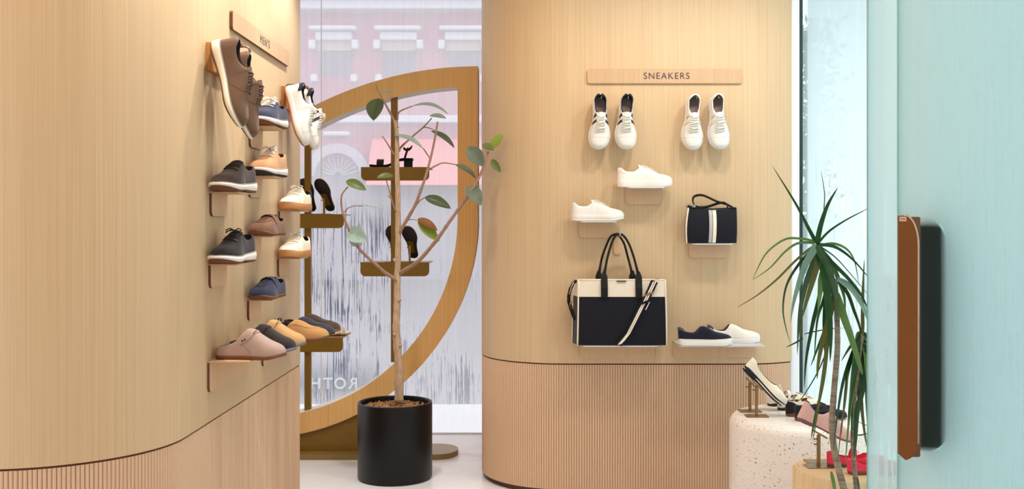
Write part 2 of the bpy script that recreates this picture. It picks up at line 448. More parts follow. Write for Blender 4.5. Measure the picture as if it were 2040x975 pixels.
def path_arc(c, R, a0, a1, n):
    return [(c[0] + R * math.cos(math.radians(a0 + (a1 - a0) * i / n)), c[1] + R * math.sin(math.radians(a0 + (a1 - a0) * i / n))) for i in range(n + 1)]
def clean(path):
    out = [path[0]]
    for p in path[1:]:
        if math.hypot(p[0] - out[-1][0], p[1] - out[-1][1]) > 1e-5: out.append(p)
    return out
def offset_path(path, sgn, d):
    res = []
    for i, p in enumerate(path):
        a = path[max(i - 1, 0)]; b = path[min(i + 1, len(path) - 1)]
        dx, dy = b[0] - a[0], b[1] - a[1]; L = math.hypot(dx, dy)
        res.append((p[0] - sgn * dy / L * d, p[1] + sgn * dx / L * d))
    return res
def walk(path, pitch, s0=0.0):
    """points with direction every pitch along the path"""
    out = []; acc = 0.0; nxt = s0
    for a, b in zip(path, path[1:]):
        L = math.hypot(b[0] - a[0], b[1] - a[1])
        while nxt <= acc + L:
            u = (nxt - acc) / L; out.append((a[0] + (b[0] - a[0]) * u, a[1] + (b[1] - a[1]) * u, math.atan2(b[1] - a[1], b[0] - a[0]), nxt)); nxt += pitch
        acc += L
    return out
def shell(name, path, sgn, d0, d1, z0, z1, mat, parent=None, smooth=True):
    o, i = offset_path(path, sgn, d0), offset_path(path, sgn, d1)
    rr = [[(a[0], a[1], z0), (a[0], a[1], z1), (b[0], b[1], z1), (b[0], b[1], z0)] for a, b in zip(o, i)]
    return MB().rings(rr).build(name, mat, parent, smooth, angle=0.5)

SEAM = 0.665
LX = -1.12
pl = clean([(-3.35, 5.22)] + [(-2.4, 5.22)] + path_arc((LX - 0.03, 5.19), 0.03, 90, 0, 6) + [(LX, 4.3)] + path_arc((LX - 0.45, 3.42), 0.45, 0, -90, 28) + [(-2.4, 2.97), (-3.35, 2.97)])
RXL = -0.222
pr = clean([(RXL, 6.73)] + [(RXL, 6.2)] + path_arc((RXL + 0.45, 5.666), 0.45, 180, 270, 28) + path_arc((1.115, 5.666), 0.45, 270, 308, 12))

def slat_mesh(name, w, depth, h, mat):
    n = 6; sec = [(w * math.cos(PI * k / n), depth * math.sin(PI * k / n)) for k in range(n + 1)]
    m = MB().rings([[(x, y, 0) for x, y in sec], [(x, y, h) for x, y in sec]], True, True)
    o = m.build(name, mat, None, True, angle=0.9); me = o.data; bpy.data.objects.remove(o); return me
slat = slat_mesh('slat', 0.0063, 0.0062, SEAM - 0.032, M['flute'])

def pod(name, path, sgn, single):
    up = shell(name, path, sgn, 0.0, -0.02, SEAM + 0.003, 3.0, M['veneer']); up['kind'] = 'structure'
    shell('backing_panel', path, sgn, -0.0075, -0.03, 0.028, SEAM + 0.003, M['seam'], up)
    shell('plinth', path, sgn, -0.022, -0.05, 0.0, 0.028, M['plinth'], up)
    mass = MB()
    for (x, y, a, s) in walk(path, 0.013, 0.0065):
        nx, ny = -sgn * math.sin(a), sgn * math.cos(a)
        x -= nx * 0.0075; y -= ny * 0.0075
        if single(x, y):
            o = bpy.data.objects.new('slat', slat); o.location = (x, y, 0.028)
            o.rotation_euler = (0, 0, math.atan2(ny, nx) - PI / 2); link(o, up)
        else:
            t = (-ny * 1.0, nx * 1.0); n = 4
            sec = [(x + t[0] * 0.0063 * math.cos(PI * k / n) + nx * 0.0062 * math.sin(PI * k / n), y + t[1] * 0.0063 * math.cos(PI * k / n) + ny * 0.0062 * math.sin(PI * k / n)) for k in range(n + 1)]
            mass.rings([[(p, q, 0.028) for p, q in sec], [(p, q, SEAM - 0.004) for p, q in sec]])
    if mass.v:
        o = mass.build('slat_run', M['flute'], up, True, angle=0.9); o['kind'] = 'stuff'
    return up
wall_left = pod('wall_left', pl, 1, lambda x, y: -1.95 < x and y < 3.75)
wall_right = pod('wall_right', pr, -1, lambda x, y: y < 5.72)

# back window
fogA = fog_glass('window_condensation', 0, 0.66, (0.92, 0.90, 0.94), (0.93, 0.95, 1.0),
                 drips=((-1.42, -0.84, 0.92, 1.42, 0.75, 0.49, 0.5), (-1.45, -0.84, 0.45, 0.98, 0.62, 0.52, 1.1), (-0.82, -0.25, 0.15, 1.05, 0.40, 0.54, 1.1), (-1.4, -0.9, 0.15, 0.55, 0.40, 0.53, 1.1)),
                 clears=((-1.05, -0.35, 1.55, 2.0, 0.12, 0.12), (-1.7, -0.95, 0.24, 0.44, 0.10, 0.30)), vary=0.24, drip_freq=140, low=0.0, speck=0.12)
w1 = MB().box((-3.3, 6.735, 0.0), (RXL + 0.02, 6.747, 3.0), 0)
w1.mi = [0, 0, 1, 0, 0, 0]
w1 = w1.build('window_1', [M['clear'], fogA]); w1['kind'] = 'structure'
MB().box((-1.316, 6.728, 0.0), (-1.310, 6.7345, 3.0)).build('glass_joint', M['white'], w1)
MB().box((-3.3, 6.715, -0.0), (RXL, 6.733, 0.012)).build('glass_channel', M['white'], w1)
# letters fixed on the glass, seen from behind
for ch, px in zip('HTOR', (628.5, 653.5, 677.5, 704)):
    t = text_mesh('letter', ch, 0.102, M['vinyl'], parent=w1, mirror=True, thick=0.001, offset=.002)
    p = P(px, 765.5, 6.7505); t.location = p; t.rotation_euler = (PI / 2, 0, 0)

# jamb, mullion and the right window
MB().box((1.36, 5.33, 0), (1.437, 5.57, 3.0), 0).build('trim_1', M['white'], bevel=0.002)['kind'] = 'structure'
fogB = fog_glass('right_window_condensation', 0, 0.95, (0.80, 0.955, 0.975), (0.78, 0.95, 0.95),
                 drips=((1.60, 1.92, 0.2, 1.75, 0.22, 0.54, .7),), clears=((1.48, 1.524, 0.0, 3.2, 0.008, 0.42),), vary=0.08, drip_freq=60)
w2 = MB().box((1.4925, 5.495, 0), (1.93, 5.507, 3.0)); w2.mi = [0, 0, 1, 0, 0, 0]
w2 = w2.build('window_2', [M['clear'], fogB]); w2['kind'] = 'structure'
MB().box((1.466, 5.47, 0), (1.492, 5.53, 3.0)).build('mullion', M['dark'], w2)
MB().box((1.437, 5.53, 0), (1.48, 5.57, 3.0)).build('window_frame', M['white'], w2)
fogC = fog_glass('side_window_condensation', 1, 0.45, (0.85, 0.97, 0.98), (0.86, 0.97, 0.97), vary=0.1)
w3 = MB().box((1.93, 2.95, 0), (1.942, 5.507, 3.0)); w3.mi = [1, 0, 0, 0, 0, 0]
w3 = w3.build('window_3', [M['clear'], fogC]); w3['kind'] = 'structure'

# fixed glass panel and glass door at the right
fogD = fog_glass('panel_condensation', 0, 0.93, (0.73, 0.89, 0.925), (0.62, 0.86, 0.85), drips=((1.0, 1.12, 0.3, 1.3, 0.3, 0.52, .6),), vary=0.12, front=0.2)
w4 = MB().box((0.986, 2.93, 0), (1.93, 2.944, 3.0)); w4.mi = [2, 2, 1, 0, 0, 0]
w4 = w4.build('window_4', [M['clear'], fogD, M['glassedge']]); w4['kind'] = 'structure'
fogE = fog_glass('door_condensation', 0, 0.90, (0.70, 0.88, 0.925), (0.60, 0.84, 0.83),
                 drips=((1.1, 1.5, 0.2, 3.0, 0.10, 0.5, .5),), clears=((1.006, 1.081, 0.800, 1.374, 0.014, 1.2),), refl=0.012, fmin=0.012, vary=0.14, front=0.2)
door = MB().box((0.970, 2.65, 0.004), (1.90, 2.662, 2.96)); door.mi = [2, 2, 1, 0, 0, 0]
door = door.build('door_1', [M['clear'], fogE, M['glassedge']]); door['kind'] = 'structure'
def dplate(x0, x1, z0, z1, rx, rz):
    pts = [(x0, z0 + 0.016)]
    pts += [(x1 - rx + rx * math.sin(PI / 2 * k / 8) if k else x0 + 0.018, z0 + rz * 0.55 - rz * 0.55 * math.cos(PI / 2 * k / 8) if k else z0) for k in range(0, 9)]
    pts += [(x1 - rx + rx * math.cos(PI / 2 * k / 10), z1 - rz + rz * math.sin(PI / 2 * k / 10)) for k in range(11)]
    pts += [(x0, z1)]
    return pts
h1 = MB()
poly = dplate(0.946, 0.994, 0.784, 1.399, 0.034, 0.075)
h1.prism(poly, lambda p: (p[0], 2.585, p[1]), lambda p: (p[0], 2.592, p[1]))
h1 = h1.build('door_handle', M['wood_brown'], door); h1['label'] = 'bronze push handle plate with curved corners on the glass door'
rim = MB().tube([(p[0] + 0.001, 2.591, p[1]) for p in poly[9:-1]], 0.0055, 8)
rim.build('polished_edge', M['handle_rim'], h1, True)
MB().box((0.974, 2.592, 0.79), (1.004, 2.650, 1.396)).build('backplate', M['handle_back'], h1, bevel=0.002)
MB().box((0.9475, 2.5835, 1.3845), (0.9655, 2.5848, 1.3965)).build('push_plate', M['tag'], h1, bevel=0.0004)
t = text_mesh('push_lettering', 'PUSH', 0.0058, M['greyink'], parent=h1, thick=0.0002); t.location = (0.9565, 2.5832, 1.3905); t.rotation_euler = (PI / 2, 0, 0)
poly2 = [(1.030 + (p[0] - 0.946) * 1.72, p[1]) for p in poly]
h2 = MB().prism(poly2, lambda p: (p[0], 2.70, p[1] - 0.004), lambda p: (p[0], 2.715, p[1] - 0.004))
h2.box((1.034, 2.662, 0.79), (1.060, 2.70, 1.39))
h2 = h2.build('outer_handle', M['handle_dark'], door); h2['label'] = 'dark matching handle on the outer side of the glass door'

# ------------------------------------------------------------------ outside
MB().box((-14, 6.80, -0.14), (2.1, 7.95, -0.02)).build('pavement', solid('pale_pavement', (214, 216, 216), 0.9), None)['kind'] = 'structure'
MB().box((-40, 7.95, -0.3), (30, 30, -0.16)).build('street', solid('wet_asphalt', (52, 58, 76), 0.7), None)['kind'] = 'structure'
MB().box((2.1, 2.5, -0.14), (30, 8.9, -0.02)).build('pavement_side', solid('pale_pavement_side', (206, 214, 216), 0.9), None)['kind'] = 'structure'
bld = empty('facade_building', (-5, 28, 0))
tag(bld, 'pink brick building with white lintels seen through the fogged back window', 'building')
B = lambda px, py, Y=28.0: P(px, py, Y) - Vector((-5, 28, 0))
def bpart(name, mat, x0, y0, x1, y1, f=0.15, d=0.5):
    a, b = B(x0, y0), B(x1, y1)
    return MB().box((a.x, -f, a.z), (b.x, d, b.z)).build(name, mat, bld, bevel=0.02 if f > 0.1 else 0)
pink = solid('pink_brick', (196, 120, 138), 0.9, vary=0.05, scale=2)
wst = solid('white_stone', (236, 236, 240), 0.8, vary=0.02, scale=3)
shade = solid('window_blind', (206, 188, 170), 0.7); panes = solid('window_dark_glass', (120, 112, 130), 0.2)
awn = solid('coral_awning', (246, 150, 146), 0.8); gf = solid('ground_floor_stone', (116, 118, 136), 0.8)
a, b = B(-300, 26), B(1500, 330); MB().box((a.x, 0, a.z), (b.x, 6, b.z)).build('brick_wall', pink, bld)
a, b = B(-300, 330), B(1500, 580); MB().box((a.x, 0.02, a.z), (b.x, 6, b.z)).build('ground_floor', gf, bld)
bpart('cornice', wst, -300, 8, 1500, 26, 0.6); bpart('cornice_cap', wst, -300, 2, 1500, 8, 0.8)
for i, x in enumerate((667, 795, 923, 1051, 539)):
    bpart('window_pane', panes, x - 34, 84, x + 34, 152, 0.02)
    bpart('window_blind', shade, x - 34, 82, x + 34, 102, 0.06)
    bpart('lintel', wst, x - 36, 66, x + 36, 82, 0.22); bpart('lintel_cap', wst, x - 46, 56, x + 46, 64, 0.4)
    for s in (-1, 1): bpart('bracket', wst, x + s * 36, 82, x + s * 49, 100, 0.25)
    for s in (-1, 1): bpart('sill_block', wst, x + s * 33, 150, x + s * 46, 164, 0.2)
bpart('belt_course', wst, -300, 232, 1500, 246, 0.3)
c = B(675, 352)
arch = MB()
for k in range(24):
    a0, a1 = PI * k / 24, PI * (k + 1) / 24
    q = lambda r, t_, y: (c.x + r * math.cos(t_), y, c.z + r * math.sin(t_))
    arch.add([q(0.62, a0, -.3), q(0.88, a0, -.3), q(0.88, a1, -.3), q(0.62, a1, -.3), q(0.62, a0, .1), q(0.88, a0, .1), q(0.88, a1, .1), q(0.62, a1, .1)],
             [(0, 1, 2, 3), (4, 7, 6, 5), (0, 4, 5, 1), (2, 6, 7, 3), (1, 5, 6, 2), (0, 3, 7, 4)])
archst = solid('grey_stone', (204, 192, 204), 0.9)
arch.build('arch_surround', archst, bld)
for k in range(1, 12):
    t_ = PI * k / 12
    MB().tube([(c.x + 0.12 * math.cos(t_), -0.1, c.z + 0.12 * math.sin(t_)), (c.x + 0.6 * math.cos(t_), -0.1, c.z + 0.6 * math.sin(t_))], 0.02, 4).build('fanlight_bar', archst, bld)
bpart('keystone', wst, 648, 264, 700, 272, 0.35)
a, b = B(742, 278), B(1010, 372)
MB().rings([[(a.x, -0.1, a.z), (b.x, -0.1, a.z), (b.x, -1.2, b.z), (a.x, -1.2, b.z)], [(a.x, 0, a.z), (b.x, 0, a.z), (b.x, 0, b.z), (a.x, 0, b.z)]]).build('awning', awn, bld)
for x in (640, 720, 800, 880, 960): bpart('shop_window', panes, x - 30, 395, x + 30, 520, 0.03)

tree = empty('street_tree', (2.5, 8.2, -0.02)); tag(tree, 'blurred leafy street tree outside, glimpsed beside the dark mullion', 'tree')
MB().tube([(-.2, 0, 0), (-.18, 0, 1.2), (-.2, 0, 2.4)], [0.07, 0.055, 0.03], 8).build('trunk', M['canebark'], tree, True)
fol = MB()
for k in range(1500):
    r = Vector((rnd.gauss(-.22, .10), rnd.gauss(0, .2), rnd.uniform(1.15, 3.0)))
    a = Vector((rnd.gauss(0, 1), rnd.gauss(0, 1), rnd.gauss(0, 1))).normalized() * 0.045; b_ = a.orthogonal().normalized() * 0.022
    fol.add([r - a, r + b_, r + a, r - b_], [(0, 1, 2, 3)])
o = fol.build('foliage', M['leaf_green'], tree, recalc=False); o['kind'] = 'stuff'

# ------------------------------------------------------------------ half-ring display stand
RY = 6.08
stand = empty('display_stand', P(760, 0, RY).xy.to_3d())
tag(stand, 'tall half-round oak display stand with bronze poles and trays before the window', 'display stand')
SO = stand.location.copy()
R_ = lambda px, py, Y=RY: P(px, py, Y) - SO
def ringpath(xr, rb, rt):
    A = (515.0, 434.0); Bc = (953.0, 850.0)
    yt = Bc[1] - math.sqrt(rt * rt - (xr - Bc[0]) ** 2)
    pts = [(xr, yt + (A[1] - yt) * k / 6) for k in range(7)]
    a1 = None
    for k in range(1, 4000):
        a = k * PI / 3000
        q = (A[0] + rb * math.cos(a), A[1] + rb * math.sin(a))
        if a > PI * 0.55 and math.hypot(q[0] - Bc[0], q[1] - Bc[1]) > rt: a1 = a; break
    ar = [(A[0] + rb * math.cos(a1 * k / 60), A[1] + rb * math.sin(a1 * k / 60)) for k in range(61)]
    b0 = math.atan2(ar[-1][1] - Bc[1], ar[-1][0] - Bc[0]) % (2 * PI); b1 = math.atan2(yt - Bc[1], xr - Bc[0]) % (2 * PI)
    tp = [(Bc[0] + rt * math.cos(b0 + (b1 - b0) * k / 50), Bc[1] + rt * math.sin(b0 + (b1 - b0) * k / 50)) for k in range(1, 51)]
    return pts + ar[1:] + tp[:-1]
ro, ri = ringpath(952.5, 438, 717), ringpath(912, 397, 677)
yf, yb = -0.02, 0.14
Yw = lambda p, dy: (R_(*p).x, dy, R_(*p).z)
MB().rings([[Yw(a, yf), Yw(a, yb), Yw(b, yb), Yw(b, yf)] for a, b in zip(ro + ro[:1], ri + ri[:1])], True, False).build('ring', [M['ringwood'], M['rimpaint']], stand, True, weld=1e-5, angle=0.6)
for p in stand.children[0].data.polygons:
    c_ = p.center
    if abs(p.normal.y) < .5 and any(abs(p.normal.x) + abs(p.normal.z) > .5 for _ in (0,)):
        q_ = (c_ + SO); px_ = q_.x / RY * FPX + CX; py_ = CY - (q_.z - EYE) / RY * FPX
        if abs(p.normal.x) < .97 and (abs(math.hypot(px_ - 515, py_ - 434) - 397) < 5 or abs(math.hypot(px_ - 953, py_ - 850) - 677) < 5): p.material_index = 1
def pole(x0, x1, y0, y1):
    a, b = R_(x0, y0, RY + 0.03), R_(x1, y1, RY + 0.03)
    MB().box((a.x, 0.02, a.z), (b.x, 0.055, b.z)).build('pole', M['bronze'], stand, bevel=0.002)
pole(779, 792, 186, 722); pole(607, 619.5, 246, 832)
def rounded_flap(x0, x1, z0, z1, r, y0, y1, n=6):
    pl_ = [(x0, z1)] + [(x0 + r - r * math.cos(PI / 2 * k / n), z0 + r - r * math.sin(PI / 2 * k / n)) for k in range(n + 1)]
    pl_ += [(x1 - r + r * math.sin(PI / 2 * k / n), z0 + r - r * math.cos(PI / 2 * k / n)) for k in range(n + 1)] + [(x1, z1)]
    return MB().prism(pl_, lambda p: (p[0], y0, p[1]), lambda p: (p[0], y1, p[1]))
trays = {}
for key, (x0, x1, y0, y1) in {'top': (719, 855, 333, 360), 'mid': (718, 855, 523, 551), 'left': (560, 685, 427, 455), 'low': (560, 683, 673, 702)}.items():
    a, b = R_(x0, y0, RY - 0.0), R_(x1, y1, RY)
    m = rounded_flap(a.x, b.x, b.z, a.z - 0.0061, 0.03, 0.0, 0.008)
    m.box((a.x, 0.0, a.z - 0.006), (b.x, 0.24, a.z))
    m.build('tray', M['bronze'] if key != 'low' else [M['bronze']], stand)
    trays[key] = a.z + SO.z
m = MB()
bx0, bx1 = R_(430, 0).x, R_(868, 0).x
pts = [(bx0, -0.09), (bx1, -0.09)] + [(bx1 + 0.13 * math.sin(PI * k / 12), 0.06 - 0.15 * math.cos(PI * k / 12)) for k in range(1, 12)] + [(bx1, 0.21), (bx0, 0.21)]
m.prism(pts, lambda p: (p[0], p[1], 0.0), lambda p: (p[0], p[1], 0.032)); m.build('base_plate', M['bronzebase'], stand)
# bronze cradle filling the gap below the ring
lo = [p for p in ro if 435 < p[0] < 760 and p[1] > 700]
lo.sort()
cr = [Yw(p, 0.02) for p in lo]
m = MB(); m.rings([[(q[0], 0.0, 0.03), (q[0], 0.0, q[2] + 0.004), (q[0], 0.12, q[2] + 0.004), (q[0], 0.12, 0.03)] for q in cr]); m.build('cradle', M['bronze'], stand)

# ------------------------------------------------------------------ shoes
ROUND = [(0, .62), (.12, .66), (.3, .62), (.45, .66), (.6, .88), (.72, 1.0), (.86, .96), (1, .9)]
POINT = [(0, .60), (.12, .62), (.3, .58), (.45, .64), (.6, .86), (.70, 1.0), (.85, .80), (1, .5)]
CLOGP = [(0, .78), (.12, .80), (.3, .76), (.45, .80), (.6, .94), (.72, 1.0), (.86, .98), (1, .95)]

class Shoe:
    """a shoe around its own axis: y heel to toe, z up, sole on z = 0"""
    def __init__(s, name, label, cat='shoe', group=None, L=.28, W=.104, plan=ROUND, heel_r=.13, toe_r=.24, toe_p=2.3, zb=None, top=None,
                 mouth=(.03, .42), cr=.74, mw=1.0, pe=.72, qe=.9, inset=.94, tuck=0.0, side=1, bend=.006, lean=0.0, mf=.16):
        s.L, s.W, s.plan, s.hr, s.tr, s.tp = L, W, plan, heel_r, toe_r, toe_p
        s.zb = zb or [(0, .022), (.5, .020), (.8, .020), (1, .026)]
        s.top = top; s.mouth = mouth; s.cr = cr; s.mw = mw; s.pe, s.qe = pe, qe; s.inset = inset; s.side = side; s.bend = bend; s.lean = lean; s.mf = mf
        s.root = empty(name); tag(s.root, label, cat, group)
    def hw(s, t):
        w = herm(s.plan, t)
        if t < s.hr: w *= max(0, 1 - ((s.hr - t) / s.hr) ** 2.5) ** .42
        if t > 1 - s.tr: w *= max(0, 1 - ((t - 1 + s.tr) / s.tr) ** s.tp) ** (1 / s.tp)
        return w * s.W / 2
    def cx(s, t): return s.side * s.bend * math.sin(PI * t) * -1
    def y(s, t): return (t - .5) * s.L
    def mo(s, t):
        if not s.mouth: return 0.0
        t0, t1 = s.mouth
        if t <= t0 or t >= t1: return 0.0
        f = min(1, ((t - t0) / .09)) ** .42 * min(1, ((t1 - t) / s.mf)) ** .6
        return max(0, s.hw(t) * s.inset * s.cr * s.mw * f)
    def H(s, t):
        h = herm(s.top, t)
        if t > .94:
            zb = herm(s.zb, t); f = max(0, 1 - ((t - .94) / .06) ** 2) ** .5; h = zb + (h - zb) * (.35 + .65 * f)
        return h
    def S(s, t, sd, u, off=0.0):
        b = s.hw(t) * s.inset; m = s.mo(t); zb = herm(s.zb, t) - .002; H = s.H(t)
        a = u * PI / 2
        pe = s.pe * (.42 + .58 * min(1, t / .16)) if s.mouth else s.pe
        x = m + (b - m) * max(0, math.cos(a)) ** pe; z = zb + (H - zb) * max(0, math.sin(a)) ** s.qe
        p = Vector((s.cx(t) + sd * x, s.y(t), z))
        if s.lean: p.y += s.lean * (z - zb) * max(0, 1 - t / .2)
        if off:
            e = .01
            p += s.N(t, sd, u) * off
        return p
    def N(s, t, sd, u):
        e = .012
        du = s.S(t, sd, min(.98, u + e)) - s.S(t, sd, max(.02, u - e)); dt = s.S(min(.985, t + e), sd, u) - s.S(max(.015, t - e), sd, u)
        n = du.cross(dt) * -sd
        if n.length < 1e-9: return Vector((0, 0, 1))
        n.normalize()
        if n.z < -.3: n = -n
        return n
    def stations(s, N=34):
        ts = {round((1 - math.cos(PI * i / N)) / 2, 5) for i in range(N + 1)}
        if s.mouth:
            for q in s.mouth:
                for d in (-.004, 0, .004, .012, -.012, .025, -.025): ts.add(round(min(1, max(0, q + d)), 5))
        return sorted(ts)
    def upper(s, mat, lining, name='upper', nu=9, insole=None):
        ts = s.stations(); m = MB()
        rows = []
        for t in ts:
            r = [s.S(t, -1, k / nu) for k in range(nu + 1)] + [s.S(t, 1, k / nu) for k in range(nu, -1, -1)]
            rows.append(r)
        n = 2 * nu + 2
        vs = [p for r in rows for p in r]; fs = []
        for i in range(len(ts) - 1):
            for j in range(n - 1):
                if j == nu: continue
                fs.append((i * n + j, i * n + j + 1, (i + 1) * n + j + 1, (i + 1) * n + j))
        m.add(vs, fs)
        up = m.build(name, mat, s.root, True, weld=2e-5, angle=1.2)
        if s.mouth:
            t0, t1 = s.mouth; m = MB(); rr = []
            for t in [q for q in ts if t0 <= q <= t1]:
                mm = s.mo(t); H = s.H(t); zi = herm(s.zb, t) + .004; c = s.cx(t); y = s.y(t)
                y2 = y + s.lean * (H - zi) * max(0, 1 - t / .2)
                rr.append([(c - mm - .0004, y2, H + .0004), (c - mm * 1.02, (y + y2) / 2, (H + zi) / 2), (c - mm * .97, y, zi), (c, y, zi), (c + mm * .97, y, zi), (c + mm * 1.02, (y + y2) / 2, (H + zi) / 2), (c + mm + .0004, y2, H + .0004)])
            m.rings(rr, False, False)
            o = m.build('lining', lining, s.root, True)
            if insole is not None:
                m = MB(); m.rings([[Vector((p[2][0], p[2][1], p[2][2] + .002)), Vector((p[3][0], p[3][1], p[3][2] + .002)), Vector((p[4][0], p[4][1], p[4][2] + .002))] for p in rr], False, False)
                m.build('insole', insole, s.root, True)
        return up
    def sole(s, mat, z0, z1, out=1.0, name='midsole', inb=.96, bulge=.0015):
        """band between heights z0(t) and z1(t) following the footprint"""
        f0 = (lambda t: z0) if not isinstance(z0, list) else (lambda t: herm(z0, t)); f1 = (lambda t: z1) if not isinstance(z1, list) else (lambda t: herm(z1, t))
        ts = sorted({round((1 - math.cos(PI * i / 30)) / 2, 5) for i in range(31)})
        loop = [(t, -1) for t in ts] + [(t, 1) for t in ts[-2:0:-1]]
        def ring(f, k, dz=0, add=0.0):
            r = []
            for t, sd in loop:
                w = s.hw(t) * k * out + (add if 0 < t < 1 else 0); yy = s.y(t)
                yy = yy * (1 + (out - 1) * .5) + (add * (t - .5) * 2)
                r.append(Vector((s.cx(t) + sd * w, yy, f(t) + dz)))
            return r
        g = lambda a: (lambda t: f0(t) + (f1(t) - f0(t)) * a)
        rr = [ring(f0, inb), ring(g(.08), 1.0 - (1 - inb) * .3), ring(g(.5), 1.0, 0, bulge), ring(g(.92), .995), ring(f1, .97)]
        m = MB(); n = len(loop)
        m.rings(rr, True, False)
        k = len(ts)
        for base, rev in ((0, True), (4 * n, False)):
            for i in range(len(ts) - 1):
                a, b = i, i + 1
                c = n - i - 1 if i + 1 <= len(ts) - 2 else None
                d_ = n - i if i > 0 else None
                q = [base + a, base + b]
                if i + 1 <= len(ts) - 2: q.append(base + n - (i + 1))
                if i > 0: q.append(base + n - i)
                if len(q) >= 3: m.f.append(tuple(q)); m.mi.append(0)
        return m.build(name, mat, s.root, True, angle=.7, weld=1e-6)
    def patch(s, name, mat, sd, ta, tb, ua, ub, off=.0012, skew=0.0, nt=6, nu=6):
        m = MB()
        m.grid(lambda i, j: s.S(ta + (tb - ta) * i + skew * j, sd, ua + (ub - ua) * j, off), nt, nu)
        return m.build(name, mat, s.root, True)
    def seam(s, name, mat, pts, r=.0009, off=.0006):
        m = MB(); m.tube([s.S(t, sd, u, off) for t, sd, u in pts], r, 5)
        return m.build(name, mat, s.root, True)
    def arc_over(s, t, u0=.62, n=8, off=.002, dt=0.0):
        q = [(-1, u0 + (1 - u0) * k / n) for k in range(n + 1)] + [(1, 1 - (1 - u0) * k / n) for k in range(1, n + 1)]
        return [s.S(t + dt * (i / (2 * n) - .5), sd, u, off) for i, (sd, u) in enumerate(q)]
    def laces(s, mat, t0, t1, n=5, u0=.66, r=.0021, bow=True, off=.003):
        m = MB()
        for k in range(n):
            t = t0 + (t1 - t0) * k / max(1, n - 1)
            m.tube(s.arc_over(t, u0, 5, off, .028 if k % 2 else -.028), r, 6)
            if k % 2 == 0 and k < n - 1: m.tube(s.arc_over(t + .012, u0, 5, off + .001, .05), r, 6)
        o = m.build('laces', mat, s.root, True)
        if bow:
            m = MB(); c = s.S(t0 + .01, 1, .98, off + .003)
            for sd in (-1, 1):
                m.tube([c, c + Vector((sd * .016, .006, .008)), c + Vector((sd * .030, .012, .002)), c + Vector((sd * .024, .022, -.003)), c + Vector((sd * .004, .006, .002))], r * .95, 6)
                m.tube([c, c + Vector((sd * .010, .018, .003)), c + Vector((sd * .020, .036, -.008))], r * .95, 6)
            m.build('bow', mat, s.root, True)
        return o
    def tongue(s, mat, t0, t1, w=.021, rise=.012, th=.0035):
        """padded tongue rising out of the mouth from t1 back to t0"""
        m = MB(); rr = []
        z1 = s.H(t1)
        for i in range(7):
            q = i / 6; t = t1 + (t0 - t1) * q; z = z1 + rise * q + .001; y = s.y(t); c = s.cx(t); ww = w * (1.0 - .25 * q * q)
            sec = []
            for j in range(7):
                v = -1 + 2 * j / 6; sec.append((c + v * ww, y, z - .010 * v * v))
            sec += [(p[0], p[1] + .001, p[2] - th) for p in sec[::-1]]
            rr.append(sec)
        m.rings(rr)
        return m.build('tongue', mat, s.root, True, angle=.9)
    def eyestay(s, mat, t0, t1, u0=.58, u1=.93):
        for sd in (-1, 1): s.patch('eyestay', mat, sd, t0, t1, u0, u1, .0012, nt=8, nu=5)
    def heel_tab(s, mat, u0=.55, u1=1.0, tb=.06):
        m = MB()
        pts = []
        for sd in (-1, 1):
            m.grid(lambda i, j: s.S(.004 + (tb - .004) * i, sd, u0 + (u1 - u0) * j, .0012), 4, 4)
        return m.build('heel_tab', mat, s.root, True)
    def pull_loop(s, mat, h=.022):
        y = s.y(.02); z = s.H(.01)
        pts = [(0, y - .002, z - .022), (0, y - .004, z), (0, y + .003, z + h), (0, y + .012, z + h * .9), (0, y + .012, z - .01)]
        m = MB(); m.strip(pts, (1, 0, 0), .013, .002)
        return m.build('heel_loop', mat, s.root, True, angle=.8)
    def done(s): return s.root

